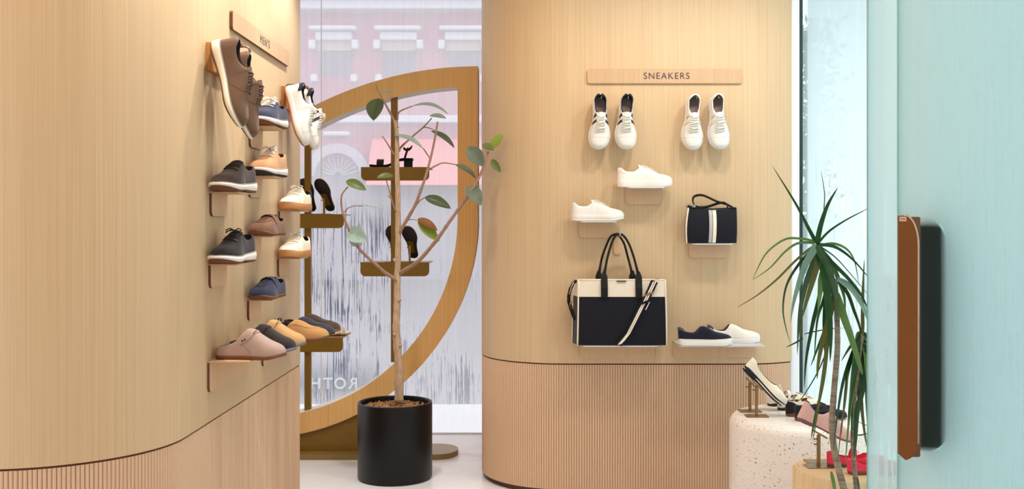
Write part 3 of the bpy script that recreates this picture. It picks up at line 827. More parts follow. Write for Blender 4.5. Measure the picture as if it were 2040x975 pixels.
def sneaker(label, group, up, lining, sole, lace, L=.28, W=.106, outsole=None, stripes=None, stay=None, tongue=None, heeltab=None, toe=None, name='sneaker', side=1, H=.105, sole_h=.030, heel_up=.010, bow=True, n=5, chunky=False, collar=None, insole=None, lu=.66, lr=.0021):
    f = H / .105
    s = Shoe(name, label, group=group, L=L, W=W, zb=[(0, sole_h), (.5, sole_h - .003), (.8, sole_h - .003), (1, sole_h + .004)],
             top=[(0, (.082 + heel_up) * f), (.04, (.084 + heel_up) * f), (.14, .076 * f), (.27, .074 * f), (.36, .086 * f), (.43, .104 * f), (.5, .101 * f), (.62, .086 * f), (.74, .068 * f), (.86, .060 * f), (.95, .052 * f), (1, .040 * f)],
             mouth=(.03, .44), side=side, lean=.05, cr=.76)
    s.upper(up, lining, insole=insole)
    if collar is not None:
        for sd in (-1, 1): s.patch('collar', collar, sd, .012, .37, .80, 1.0, .0012, nt=16, nu=4)
    if outsole is not None:
        s.sole(outsole, [(0, .004), (.15, 0), (.75, 0), (1, .012)], [(0, .012), (.15, .008), (.75, .008), (1, .019)], name='outsole')
        s.sole(sole, [(0, .0115), (.15, .0075), (.75, .0075), (1, .0185)], [(0, sole_h + .004), (.5, sole_h), (.8, sole_h + .001), (1, sole_h + .008)], out=1.02 if chunky else 1.0)
    else:
        s.sole(sole, [(0, .004), (.15, 0), (.75, 0), (1, .010)], [(0, sole_h + .004), (.5, sole_h), (.8, sole_h + .001), (1, sole_h + .008)])
    if stay is not None: s.eyestay(stay, .44, .70)
    s.tongue(tongue or up, .375, .47, w=.019, rise=.005)
    s.laces(lace, .455, .69, n, bow=bow, u0=lu, r=lr)
    if stripes is not None:
        for sd in (-1, 1):
            for ta in (.415, .535): s.patch('stripe', stripes, sd, ta, ta + .05, .20, .70, .0018, skew=-.035)
    if heeltab is not None: s.heel_tab(heeltab, .45, 1.0, .14)
    if toe is not None: s.patch('toe_cap', toe, -1, .78, .985, .05, 1.0, .0012, nt=8); s.patch('toe_cap', toe, 1, .78, .985, .05, 1.0, .0012, nt=8)
    else: s.seam('toe_seam', sole if lace is M['lace_white'] else lace, [(.80, -1, u / 8) for u in range(1, 9)] + [(.80, 1, u / 8) for u in range(7, 0, -1)], .0007)
    return s

def oxford(label, group, up, lining, lace, sole=None, out=None, L=.305, side=1, bow=False, name='laced_shoe', n=5):
    s = Shoe(name, label, group=group, L=L, W=.108, zb=[(0, .034), (.4, .027), (.75, .022), (1, .027)],
             top=[(0, .100), (.05, .102), (.15, .088), (.27, .082), (.36, .094), (.42, .114), (.5, .108), (.62, .088), (.74, .070), (.86, .062), (.95, .054), (1, .040)],
             mouth=(.035, .43), side=side, lean=.06, cr=.68, toe_p=2.1)
    s.upper(up, lining)
    s.sole(out or M['rubber_brown'], [(0, .006), (.12, 0), (.5, .004), (.72, 0), (1, .016)], [(0, .013), (.12, .009), (.5, .010), (.72, .007), (1, .022)], name='outsole', out=.96)
    s.sole(sole or M['foam'], [(0, .012), (.12, .0085), (.5, .0095), (.72, .0065), (1, .0215)], [(0, .040), (.4, .030), (.75, .025), (1, .031)], out=1.03)
    s.sole(M['lining_grey'] if up is not M['tan_knit'] else M['gum'], [(0, .0395), (.4, .0295), (.75, .0245), (1, .0305)], [(0, .043), (.4, .033), (.75, .028), (1, .034)], out=.985, name='welt')
    s.eyestay(up, .43, .64, .60, .96)
    s.tongue(up, .378, .45, rise=.004)
    s.laces(lace, .45, .64, n, u0=.70, bow=bow, r=.0023)
    s.seam('vamp_seam', lace, [(.64 - .16 * (1 - u / 8) ** 2, sd, u / 8 * .72) for sd in (1,) for u in range(0, 9)], .0007)
    return s

def loafer(label, group, up, lining, sole, side=1, L=.285, name='loafer'):
    s = Shoe(name, label, group=group, L=L, W=.104, zb=[(0, .012), (.5, .011), (1, .022)],
             top=[(0, .072), (.05, .072), (.18, .060), (.28, .058), (.38, .080), (.45, .088), (.55, .082), (.68, .066), (.8, .058), (.92, .050), (1, .036)],
             mouth=(.035, .46), side=side, lean=.06, cr=.76)
    s.upper(up, lining)
    s.sole(sole, [(0, .004), (.15, 0), (.75, 0), (1, .014)], [(0, .016), (.15, .012), (.75, .012), (1, .026)], name='outsole', out=.97)
    s.seam('apron_seam', up, [(.47, -1, .70)] + [(.55 + .30 * k / 8, -1, .66 + .02 * k) for k in range(0, 9)] + [(.88, -1, .95), (.885, 1, 1.0)] + [(.55 + .30 * k / 8, 1, .66 + .02 * k) for k in range(8, -1, -1)] + [(.47, 1, .70)], .0022, .001)
    m = MB(); pts = s.arc_over(.545, .35, 8, .003); m.strip(pts, (0, 1, 0), .026, .003); m.build('strap', up, s.root, True, angle=.8)
    m = MB()
    for sd in (-1, 1): m.tube([s.S(.40, sd, .80, .002), s.S(.44, sd, .80, .004), s.S(.47, sd, .72, .003)], .002, 5)
    m.build('side_lace', up, s.root, True)
    return s

def clog(label, group, up, lining, sole, side=1):
    s = Shoe('clog', label, group=group, L=.255, W=.108, plan=CLOGP, zb=[(0, .012), (.5, .012), (1, .020)],
             top=[(0, .042), (.06, .044), (.2, .052), (.3, .062), (.4, .094), (.47, .106), (.55, .102), (.66, .084), (.78, .066), (.9, .054), (1, .040)],
             mouth=(.03, .44), side=side, cr=.80, mf=.10)
    s.upper(up, lining)
    s.sole(sole, [(0, .003), (.15, 0), (.75, 0), (1, .012)], [(0, .016), (.15, .014), (.75, .014), (1, .024)], name='outsole', out=1.0)
    m = MB()
    for sd in (-1, 1):
        def sp(i, j, off, sd=sd):
            u = .34 + .66 * j; q = 1 - j; w = min(1, j * 3 + .45)
            c = .525 - .11 * q * q; hwd = .075 * w
            return s.S(c - hwd + 2 * hwd * i, sd, u, off)
        m.grid(lambda i, j: sp(i, j, .0028), 8, 10)
        for e in (0, 1): m.add([sp(e, j / 10, o) for j in range(11) for o in (.0002, .0028)], [(2 * j, 2 * j + 1, 2 * j + 3, 2 * j + 2) for j in range(10)])
        m.add([sp(i / 8, 0, o) for i in range(9) for o in (.0002, .0028)], [(2 * j, 2 * j + 1, 2 * j + 3, 2 * j + 2) for j in range(8)])
    st = m.build('strap', up, s.root, True, weld=1e-5, angle=.9)
    m = MB(); m.tube([s.S(.565 + .012 * k / 4, side, .68 + .26 * k / 4, .0034) for k in range(5)], .0016, 5); m.build('strap_slot', M['lining_dark'], st, True)
    m = MB()
    for dt in (0, .035):
        p = s.S(.42 + dt, side, .42, .003); m.tube([p, p + s.N(.42 + dt, side, .42) * .002], .003, 8)
    m.build('rivets', M['lining_dark'], st, True)
    s.seam('vamp_seam', up, [(.40, sd, .3) for sd in (1,)] + [(.42 + .02 * k, 1, .3 - .03 * k) for k in range(1, 8)], .001)
    return s

def slipper(label, group, up, lining, sole, side=1, loop=None):
    s = Shoe('slip_on', label, group=group, L=.265, W=.106, plan=CLOGP, zb=[(0, .012), (.5, .011), (1, .020)],
             top=[(0, .060), (.06, .060), (.2, .050), (.3, .052), (.38, .078), (.45, .088), (.55, .082), (.68, .064), (.8, .056), (.92, .048), (1, .034)],
             mouth=(.03, .44), side=side, cr=.80, mf=.10)
    s.upper(up, lining)
    s.sole(sole, [(0, .003), (.15, 0), (.75, 0), (1, .012)], [(0, .015), (.15, .012), (.75, .012), (1, .023)], name='outsole', out=.99)
    for sd in (-1, 1): s.seam('side_seam', up, [(.30 + .06 * k, sd, .70 - .09 * k + .012 * k * k) for k in range(10)], .0014, .0006)
    if loop is not None: s.pull_loop(loop)
    return s

def slipon(label, group, up, lining, side=1):
    s = Shoe('slip_on_sneaker', label, group=group, L=.262, W=.10, zb=[(0, .030), (.5, .028), (1, .032)],
             top=[(0, .086), (.04, .086), (.14, .064), (.26, .058), (.33, .062), (.40, .086), (.45, .092), (.55, .084), (.68, .066), (.8, .058), (.92, .050), (1, .040)],
             mouth=(.035, .43), side=side, lean=-.06, cr=.78, mf=.07)
    s.upper(up, lining)
    s.sole(M['foam'], [(0, .003), (.1, 0), (.8, 0), (1, .006)], [(0, .032), (.5, .030), (1, .035)], inb=.985)
    s.heel_tab(lining, .55, 1.0, .10)
    s.seam('sole_line', M['offwhite'], [(t / 20, -side, .02) for t in range(2, 19)], .0008, .003)
    return s

def flat(label, group, up, lining, out, side=1, plan=ROUND, L=.25, bow=True, strap=False, toe_p=2.1, name='ballet_flat', heel=.060, trim=None, mouth_end=.66, bow_mat=None, top=None, lean=-.05):
    s = Shoe(name, label, group=group, L=L, W=.088, plan=plan, zb=[(0, .014), (.2, .012), (.75, .007), (1, .012)],
             top=top or [(0, heel), (.06, heel), (.2, heel * .72), (.4, heel * .60), (.56, heel * .62), (.66, .046), (.75, .045), (.86, .040), (.94, .036), (1, .028)],
             mouth=(.03, mouth_end), side=side, cr=.88, toe_p=toe_p, mf=.16, lean=lean)
    s.upper(up, lining)
    s.sole(out, [(0, .002), (.1, 0), (.25, 0), (.32, .005), (.75, 0), (1, .008)], [(0, .017), (.25, .014), (.75, .008), (1, .014)], name='outsole', out=.97)
    if trim is not None: s.heel_tab(trim, .86, 1.0, .16)
    if bow:
        m = MB(); c = s.S(mouth_end + .03, 1, 1.0, .004)
        for sd in (-1, 1):
            m.tube([c, c + Vector((sd * .010, -.004, .006)), c + Vector((sd * .020, -.002, .004)), c + Vector((sd * .021, .006, -.001)), c + Vector((sd * .009, .004, .003)), c], .0026, 6)
            m.tube([c, c + Vector((sd * .008, .012, .000)), c + Vector((sd * .014, .020, -.004))], .0022, 6)
        m.build('bow', bow_mat or up, s.root, True)
    if strap:
        t = .42; w = s.hw(t) * .9; m = MB()
        pts = [(s.cx(t) + w * math.cos(PI * k / 12), s.y(t) + .006 * math.sin(PI * k / 12), .030 + .036 * math.sin(PI * k / 12) ** .8) for k in range(13)]
        m.strip(pts, (0, 1, 0), .014, .003); m.build('strap', up, s.root, True, angle=.8)
    return s

def sandal(label, group, foot, strap, out, L=.24, name='sandal', ankle=False, heel=None, straps=(.62, .74), h=.030, backstrap=False):
    s = Shoe(name, label, group=group, L=L, W=.088, zb=[(0, .02), (1, .02)], top=[(0, .02), (1, .02)], mouth=None)
    hz = heel or 0.0
    z0 = [(0, hz), (.25, hz), (.6, .004), (.75, 0), (1, .006)]; zt = [(0, hz + .016), (.25, hz + .015), (.6, .018), (.75, .014), (1, .020)]
    mid = [(a, (b + dict(zt)[a]) / 2) for a, b in z0]
    s.sole(out, z0, mid, name='outsole'); s.sole(foot, [(a, b - .0005) for a, b in mid], zt, name='footbed', out=1.0)
    if heel:
        m = MB(); w = .026
        m.box((-w, s.y(.0) + .004, 0), (w, s.y(.0) + .056, hz + .004)); m.build('heel', out, s.root, bevel=.003)
    for t in straps:
        w = s.hw(t) * 1.0; zz = herm(zt, t) - .004; m = MB()
        pts = [(w * math.cos(PI * k / 14), s.y(t) - .004 * math.sin(PI * k / 14), zz + h * math.sin(PI * k / 14) ** .75) for k in range(15)]
        m.strip(pts, (0, 1, 0), .020, .0035); m.build('strap', strap, s.root, True, angle=.8)
    if backstrap or ankle:
        zz = herm(zt, .12); m = MB(); top = zz + (.062 if ankle else .045)
        pts = [(.034 * math.cos(a), s.y(.14) - .030 * math.sin(a) - .0, top - .012 * math.cos(2 * a)) for a in [-.25 * PI + 1.5 * PI * k / 20 for k in range(21)]]
        m.strip([Vector(p) for p in pts], (0, 0, 1), .011, .003); m.build('ankle_strap', strap, s.root, True, angle=.8)
        for sd in (-1, 1):
            m = MB()
            m.strip([(sd * .032, s.y(.20), zz - .003), (sd * .035, s.y(.16), zz + .03), (sd * .030, s.y(.12), top)], (0, 1, 0), .012, .003)
            m.build('side_strap', strap, s.root, True, angle=.8)
    return s

Z = (0, 0, 1)

# ------------------------------------------------------------------ wall fixtures
def edge_mats(m, capped=0, other=1):
    m.mi = [other] * len(m.f); m.mi[-1] = capped; m.mi[-2] = capped; return m
def left_shelf(y, z, label, length=.20, out=.104, fh=.088, r=.022, group='small shelves on the left wall'):
    root = empty('wall_shelf', (LX, y, z)); tag(root, label, 'shelf', group)
    pl_ = [(0, -.0061)] + [(r - r * math.cos(PI / 2 * k / 6), -fh + r - r * math.sin(PI / 2 * k / 6)) for k in range(7)]
    pl_ += [(length - r + r * math.sin(PI / 2 * k / 6), -fh + r - r * math.cos(PI / 2 * k / 6)) for k in range(7)] + [(length, -.0061)]
    edge_mats(MB().prism(pl_, lambda p: (0.0, p[0], p[1]), lambda p: (.009, p[0], p[1]))).build('flap', [M['shelfwood'], M['shelfedge']], root)
    MB().box((0, 0, -.006), (out, length, 0)).build('plate', M['shelfwood'], root, bevel=.0015)
    return root
RY0 = 5.216
def right_shelf(x0, x1, z, label, depth=.13, fh=.085, r=.022, plate=None, px0=None, px1=None):
    root = empty('wall_shelf', (x0, RY0, z)); tag(root, label, 'shelf', 'shelves on the right wall')
    L = x1 - x0
    pl_ = [(0, -.0061)] + [(r - r * math.cos(PI / 2 * k / 6), -fh + r - r * math.sin(PI / 2 * k / 6)) for k in range(7)]
    pl_ += [(L - r + r * math.sin(PI / 2 * k / 6), -fh + r - r * math.cos(PI / 2 * k / 6)) for k in range(7)] + [(L, -.0061)]
    edge_mats(MB().prism(pl_, lambda p: (p[0], 0, p[1]), lambda p: (p[0], -.008, p[1]))).build('flap', [M['shelfwood'], M['shelfwood']], root)
    q = .012
    pts = [(0, 0), (0, -depth + q), (q, -depth), (L - q, -depth), (L, -depth + q), (L, 0)]
    MB().prism(pts, lambda p: (p[0], p[1], -.006), lambda p: (p[0], p[1], 0)).build('plate', plate or M['shelfmetal'], root)
    return root
def sign(name, label, body, L, H, th, size, letter_mat, spacing, squeeze):
    root = empty(name); tag(root, label, 'sign'); r = .012
    pl_ = [(-L/2 + (r if sx < 0 else L - r) + r * math.cos(a), (r if sz < 0 else H - r) + r * math.sin(a)) for sx, sz, a0 in ((1, 1, 0), (-1, 1, 90), (-1, -1, 180), (1, -1, 270)) for a in [math.radians(a0 + 15 * k) for k in range(7)]]
    edge_mats(MB().prism(pl_, lambda p: (p[0], 0, p[1]), lambda p: (p[0], -th, p[1]))).build('board', [M['signwood'], M['shelfedge']] if body[0] == 'M' else [M['signwood'], M['shelfwood']], root)
    return root
s1 = sign('sign_board', "long oak sign board reading MEN'S on the left wall", "MEN'S", .955, .072, .013, .05, M['greyink'], 1, 1)
s1.location = (LX, 4.416, 2.124); s1.rotation_euler = (0, 0, PI / 2)
t = text_mesh('lettering', "MEN'S", .050, M['greyink'], 1.22, parent=s1, squeeze=1.05, thick=.0008); t.location = (.014, -.0135, .036); t.rotation_euler = (PI / 2, 0, 0)
s2 = sign('sign_board', 'long oak sign board reading SNEAKERS on the right wall', 'SNEAKERS', .782, .073, .013, .05, M['ink'], 1, 1)
s2.location = ((1323.5 - CX) / 393, RY0, 2.088)
t = text_mesh('lettering', 'SNEAKERS', .0455, M['ink'], 1.17, parent=s2, squeeze=.99, thick=.0008, offset=-.0001); t.location = (.009, -.0135, .036); t.rotation_euler = (PI / 2, 0, 0)

# ------------------------------------------------------------------ left wall: eight small shelves, each with one shoe
LS = [
 ('navy', 495, 250), ('dbrown', 417, 382), ('tan', 494, 350), ('gum_upper', 554, 419), ('loafer', 492, 470), ('black', 415, 526), ('gum_lower', 552, 514), ('navyloafer', 492, 597)]
lab = {'navy': 'small wooden shelf under the navy sneaker', 'dbrown': 'small wooden shelf under the dark brown laced shoe', 'tan': 'small wooden shelf under the tan sneaker with white laces',
       'gum_upper': 'small wooden shelf under the cream sneaker with black heel collar', 'loafer': 'small wooden shelf under the brown loafer', 'black': 'small wooden shelf under the black laced shoe',
       'gum_lower': 'small wooden shelf under the cream gum-soled sneaker with dark lining', 'navyloafer': 'small wooden shelf under the navy loafer'}
G1 = 'single shoes on the left wall shelves'
def mk(key):
    if key == 'navy': return oxford('navy sneaker with white laces and thick white sole on a left wall shelf', G1, M['navy_knit'], M['lining_navy'], M['lace_white'], M['foam'], M['rubber_brown'], L=.29, bow=True, name='sneaker')
    if key == 'dbrown': return oxford('dark brown knit laced shoe with white sole on a left wall shelf', G1, M['dbrown_knit'], M['lining_dark'], M['lace_dark'], M['foam'], M['rubber_brown'])
    if key == 'tan': return oxford('tan sneaker with white laces and navy-bottomed white sole on the left wall', G1, M['tan_knit'], M['lining_brown'], M['lace_white'], M['foam'], M['rubber_black'], L=.29, bow=True, name='sneaker')
    if key == 'gum_upper': return sneaker('cream sneaker with gum sole and black heel collar, upper of two such', G1, M['cream'], M['lining_dark'], M['gum'], M['lace_white'], L=.285, heeltab=M['lining_navy'], tongue=M['cream'])
    if key == 'loafer': return loafer('brown knit loafer on a left wall shelf above the black laced shoe', G1, M['loafer_brown'], M['lining_dark'], M['rubber_brown'])
    if key == 'black': return oxford('black knit laced shoe with white sole on a left wall shelf', G1, M['black_knit'], M['lining_dark'], M['lace_dark'], M['foam'], M['rubber_brown'], bow=True)
    if key == 'gum_lower': return sneaker('cream sneaker with gum sole and dark lining, lower of two such', G1, M['cream'], M['lining_navy'], M['gum'], M['lace_white'], L=.285)
    return loafer('navy knit loafer on the lowest small shelf of the left wall', G1, M['navy_knit'], M['lining_navy'], M['rubber_brown'])
for key, px, py in LS:
    Y = FPX * -LX / (CX - px); z = EYE - (py - CY) / FPX * Y
    left_shelf(Y, z, lab[key])
    s = mk(key)
    basis(s.root, (LX + .066, Y + .080, z + .0005), (-.13, -1, 0), Z)

# long ledges with clogs and slippers
left_shelf(3.66, .888, 'long wooden ledge under the three felt clogs', length=.53, out=.15, fh=.112, r=.02, group='long ledges on the left wall')
left_shelf(4.42, .868, 'long wooden ledge under the three knit slippers', length=.50, out=.17, fh=.105, r=.02, group='long ledges on the left wall')
G2 = 'slippers on the long left ledges'
for i, (Y, label, up, li, so) in enumerate([(3.735, 'taupe pink felt clog with strap and two rivets, nearest on the ledge', 'clog_pink', 'lining_grey', 'rubber_brown'),
                               (3.905, 'charcoal felt clog with strap between the pink and honey clogs', 'clog_black', 'lining_dark', 'rubber_grey'),
                               (4.075, 'honey tan felt clog with strap beside the charcoal clog', 'clog_tan', 'lining_brown', 'rubber_grey')]):
    s = clog(label, G2, M[up], M[li], M[so]); basis(s.root, (LX + .137, Y, .8885), (1, -.10, 0), Z)
for Y, label, up, li, so, lo in [(4.51, 'camel knit slipper with brown heel loop on the far ledge', 'slip_tan', 'lining_brown', 'rubber_brown', 'rubber_brown'),
                                 (4.655, 'slate grey knit slipper with dark heel loop beside the camel slipper', 'slip_grey', 'lining_dark', 'rubber_black', 'lining_dark'),
                                 (4.80, 'espresso brown knit slipper, farthest on the left ledges', 'slip_dbrown', 'lining_dark', 'rubber_brown', None)]:
    s = slipper(label, G2, M[up], M[li], M[so], loop=M[lo] if lo else None); basis(s.root, (LX + .142, Y, .8685), (1, -.08, 0), Z)

# hanging pairs on the left wall
def left_hook(y, zt, label, ln):
    root = empty('shoe_hook', (LX, y, zt)); tag(root, label, 'hook', 'wooden shoe hooks on the left wall')
    MB().box((0, 0, -.10), (.018, ln, 0)).build('block', M['blockwood'], root, bevel=.001)
    for dy in (.055, .055 + ln * .5):
        m = MB(); m.tube([(.012, dy, -.006), (.012, dy, .008), (.018, dy, .014), (.098, dy, .012), (.110, dy, .006), (.113, dy, -.010)], .0042, 7)
        m.build('rod', M['rod'], root, True)
    return root
left_hook(3.644, 2.022, 'wooden hook block holding the brown laced pair', .22)
left_hook(4.783, 2.018, 'wooden hook block holding the white sneaker pair', .21)
def hang_left(s, Y, ztop, x0, ang=15.5, yaw=0.0):
    a = math.radians(ang); yd = Vector((math.sin(a), yaw, -math.cos(a))); L = s.L
    basis(s.root, Vector((x0, Y, ztop)) + yd.normalized() * L / 2, yd, (math.cos(a), 0, math.sin(a)))
G3 = 'brown laced pair hanging on the left wall'
s = oxford('large brown knit laced shoe hanging toe down, nearer of its pair', G3, M['brown_knit'], M['lining_dark'], M['lace_brown'], M['cream_foam'], M['rubber_brown'], L=.315)
hang_left(s, 3.628, 2.016, LX + .020)
r2 = copy_tree(s.root); r2['label'] = 'large brown knit laced shoe hanging toe down, behind its mate'; s.root = r2; hang_left(s, 3.748, 1.986, LX + .026)
G4 = 'white sneaker pair hanging on the left wall'
s = sneaker('white sneaker with rust sole and navy heel hanging on the left wall, nearer one', G4, M['white_lea'], M['lining_dark'], M['white_lea'], M['lace_white'], L=.287, outsole=M['red_out'], heeltab=M['lining_navy'], side=-1)
hang_left(s, 4.775, 2.012, LX + .018, 15)
s = sneaker('white sneaker with two navy side stripes hanging on the left wall behind its mate', G4, M['white_lea'], M['lining_dark'], M['white_lea'], M['lace_white'], L=.287, outsole=M['red_out'], heeltab=M['lining_navy'], stripes=M['stripe_navy'])
hang_left(s, 4.900, 2.004, LX + .032, 15)

# ------------------------------------------------------------------ right wall
QX = lambda px: (px - CX) / 393.0
QZ = lambda py: EYE - (py - CY) / 393.0
G5 = 'white sneakers hanging under the sign'
HK = 'small steel hooks under the sign'
def hang_right(s, px, pytop, roll=0.0, name=None):
    sc = 401.0
    x = (px - CX) / sc; zt = EYE - (pytop - CY) / sc
    yd = Vector((math.sin(roll), -.13, -math.cos(roll)))
    basis(s.root, Vector((x, RY0 - .032, zt)) + yd.normalized() * s.L / 2, yd, (0, -1, .13))
def right_hook(px, py, label):
    sc = 399.0; root = empty('shoe_hook', ((px - CX) / sc, RY0, EYE - (py - CY) / sc)); tag(root, label, 'hook', HK)
    MB().lathe([(.008, 0), (.008, .004)], 14).build('rose', M['steel'], root); r = root.children[0]; r.rotation_euler = (PI / 2, 0, 0)
    m = MB(); m.tube([(0, 0, 0), (0, -.10, .0), (0, -.113, -.004), (0, -.116, -.022)], .0028, 7); m.build('pin', M['steel'], root, True)
for px, py, roll, lab_, st, li, wh in ((1195.5, 190, -.03, 'white sneaker with two navy stripes under the sign, left one of its pair', 'stripe_navy', 'lining_navy', 'navy'),
                                   (1250.5, 190, -.02, 'white sneaker with two navy stripes under the sign, right one of its pair', 'stripe_navy', 'lining_navy', 'navy'),
                                   (1384.5, 191, -.03, 'white sneaker with beige stripes under the sign, left one of its pair', 'stripe_beige', 'lining_grey', 'beige'),
                                   (1430, 190, .06, 'white sneaker with beige stripes under the sign, right one of its pair', 'stripe_beige', 'lining_grey', 'beige')):
    s = sneaker(lab_, G5, M['white_lea'], M[li], M['white_lea'], M['lace_white'], L=.272, W=.108, stripes=M[st], side=1 if '1' in str(px)[1] else -1, bow=False, n=6, collar=M['lining_navy'] if wh == 'navy' else M['offwhite'], insole=M['insole'], lu=.78, lr=.0030)
    hang_right(s, px, py, roll)
for px, w in ((1197, 'first'), (1250, 'second'), (1386, 'third'), (1429, 'fourth')):
    right_hook(px, 189, 'small steel hook in the heel of the %s hanging sneaker from the left' % w)

right_shelf(QX(1246), QX(1318), QZ(374.5), 'wooden shelf under the white and beige sneaker', depth=.13)
right_shelf(QX(1153), QX(1224), QZ(441), 'wooden shelf under the plain white sneaker', depth=.13)
right_shelf(QX(1372), QX(1450), QZ(484.5), 'wooden shelf under the navy crossbody bag', depth=.12, fh=.076)
right_shelf(QX(1156), QX(1304), .778, 'wide wooden shelf under the navy tote bag', depth=.16, fh=.082)
right_shelf(QX(1340), QX(1504), .785, 'wide wooden shelf under the two slip-on sneakers', depth=.22, fh=.085)
G6 = 'sneakers on the right wall shelves'
s = sneaker('white sneaker with beige suede toe and heel on the upper right-wall shelf', G6, M['white_lea'], M['offwhite'], M['white_lea'], M['lace_white'], L=.276, W=.104, sole_h=.036, heeltab=M['offwhite'], toe=M['offwhite'], H=.108, bow=False, side=-1)
basis(s.root, ((1285 - CX) / 400, RY0 - .075, QZ(374.5)), (1, .04, 0), Z)
s = sneaker('plain white sneaker on the lower small shelf of the right wall', G6, M['white_lea'], M['offwhite'], M['white_lea'], M['lace_white'], L=.262, W=.104, sole_h=.032, H=.104, bow=False, side=-1, outsole=M['offwhite'])
basis(s.root, ((1191 - CX) / 400, RY0 - .075, QZ(441)), (1, .0, 0), Z)
G7 = 'slip-on sneakers on the wide right shelf'
s = slipon('navy slip-on sneaker with white sole on the wide right shelf', G7, M['navy_dark'], M['lining_purple'], side=-1)
basis(s.root, P(1404.5, 686, 5.02) * Vector((1, 0, 0)).x + Vector((0, 0, 0)) if False else ((1404.5 - CX) / FPX * 5.03, 5.03, .7855), (1, .05, 0), Z)
s = slipon('white slip-on sneaker beside the navy slip-on on the wide right shelf', G7, M['white_knit'], M['lining_purple'], side=-1)
basis(s.root, ((1461 - CX) / FPX * 5.145, 5.143, .7855), (1, .03, 0), Z)

# hook for the tote handles
hk = empty('bag_hook', (QX(1229.5), RY0, QZ(480))); tag(hk, 'narrow wooden hook plate holding the tote handles', 'hook')
w = .019; pl_ = [(-w, .03)] + [(-w * math.cos(PI * k / 12), -.07 + w - w * math.sin(PI * k / 12)) for k in range(13)] + [(w, .03)]
MB().prism(pl_, lambda p: (p[0], 0, p[1]), lambda p: (p[0], -.008, p[1])).build('plate', M['shelfwood'], hk)
MB().tube([(0, -.008, .024), (0, -.10, .026), (.002, -.125, .028), (.002, -.130, .044)], .005, 7).build('hook_arm', M['steel'], hk, True)

# ------------------------------------------------------------------ tote bag
TY = 5.062
tote = empty('tote_bag', ((1238 - CX) / FPX * TY, TY + .06, .7785)); tag(tote, 'large navy tote bag with ivory top band and striped strap', 'bag')
tk = TY / FPX
tx = lambda px: (px - 1238) * tk
tz = lambda py: EYE - (py - CY) * tk - .7785
zt_, zb_ = tz(558), 0.001; zm = tz(591.5)
def tote_ring(z):
    q = (z - zb_) / (zt_ - zb_)
    xl, xr = tx(1152.5 - 2 * (1 - q)), tx(1325 + 3 * (1 - q)); d0, d1 = -.06 - .012 * math.sin(PI * min(1, q * .9 + .05)), .06 - .03 * q
    fr = [(xl + (xr - xl) * i / 10, d0 - .004 * math.sin(PI * i / 10) - .0, z) for i in range(11)]
    bk = [(xr - (xr - xl) * i / 10 - .020 * (i / 10) * min(1, (1 - q) * 3 + .35), d1, z) for i in range(11)]
    return fr + bk
MB().rings([tote_ring(zb_ + (zm - zb_) * i / 8) for i in range(9)]).build('body', M['bag_navy'], tote, True, angle=.7)
MB().rings([tote_ring(zm + (zt_ - zm) * i / 4) for i in range(5)]).build('top_band', M['bag_white'], tote, True, angle=.7)
for e in (0, 10):
    m = MB(); m.tube([Vector(tote_ring(zb_ + (zt_ - zb_) * i / 12)[e]) + Vector((0, -.001, 0)) for i in range(13)], .0038, 6); m.build('piping', M['bag_trim'], tote, True)
for e in (21, ):
    m = MB(); m.tube([Vector(tote_ring(zb_ + (zt_ - zb_) * i / 12)[e]) for i in range(13)], .0036, 6); m.build('piping', M['bag_trim'], tote, True)
m = MB(); r0 = tote_ring(zt_); m.tube([Vector(p) for p in r0[0:11]], .003, 6); m.build('piping', M['bag_trim'], tote, True)
MB().box((tx(1228), -.0735, tz(561.5)), (tx(1247), -.062, tz(560))).build('name_tab', M['stripe_navy'], tote)
apx = (tx(1233), -.045, tz(467))
for off, (xa, xb), dep in ((0, (1203.5, 1272), -.0), (1, (1196, 1264), .10)):
    yb_ = -.064 + dep
    m = MB()
    L_ = [(tx(xa), yb_ + .004, tz(556)), (tx(xa + 2), yb_ + .012, tz(540)), (tx(xa + 7), yb_ + .02, tz(515)), (tx(xa + 15), -.03 + dep * .4, tz(488)), (tx(xa + 23), -.03 + dep * .15, tz(471)), (tx(1233 - off * 2), -.03, tz(466.5))]
    Rr = [(tx(xb), yb_ + .004, tz(556)), (tx(xb - 2), yb_ + .012, tz(540)), (tx(xb - 9), yb_ + .02, tz(512)), (tx(xb - 18), -.03 + dep * .4, tz(486)), (tx(xb - 29), -.03 + dep * .15, tz(470))]
    q = smooth_pts([Vector(v) for v in L_ + Rr[::-1]], 4); m.tube(q, [.0085 - .0027 * min(1, min(i, len(q) - 1 - i) / 6) for i in range(len(q))], 8); m.build('handle', M['black_lea'], tote, True)
    for x in (xa, xb):
        m = MB(); w = .0165
        if off == 0:
            rr = []
            for py, hw, dy in ((541, .006, .010), (552, .0165, .002), (556, .0165, -.001), (574, .0165, -.0135), (593, .0165, -.016)):
                rr.append([(tx(x) - hw, yb_ + dy - .003, tz(py)), (tx(x) + hw, yb_ + dy - .003, tz(py)), (tx(x) + hw, yb_ + dy + .003, tz(py)), (tx(x) - hw, yb_ + dy + .003, tz(py))])
        else:
            rr = [[(tx(x) - hw, yb_ + .0, tz(py)), (tx(x) + hw, yb_ + .0, tz(py)), (tx(x) + hw, yb_ + .006, tz(py)), (tx(x) - hw, yb_ + .006, tz(py))] for py, hw in ((541, .006), (552, .0165), (565, .0165))]
        m.rings(rr); m.build('handle_tab', M['black_lea'], tote, angle=.8)
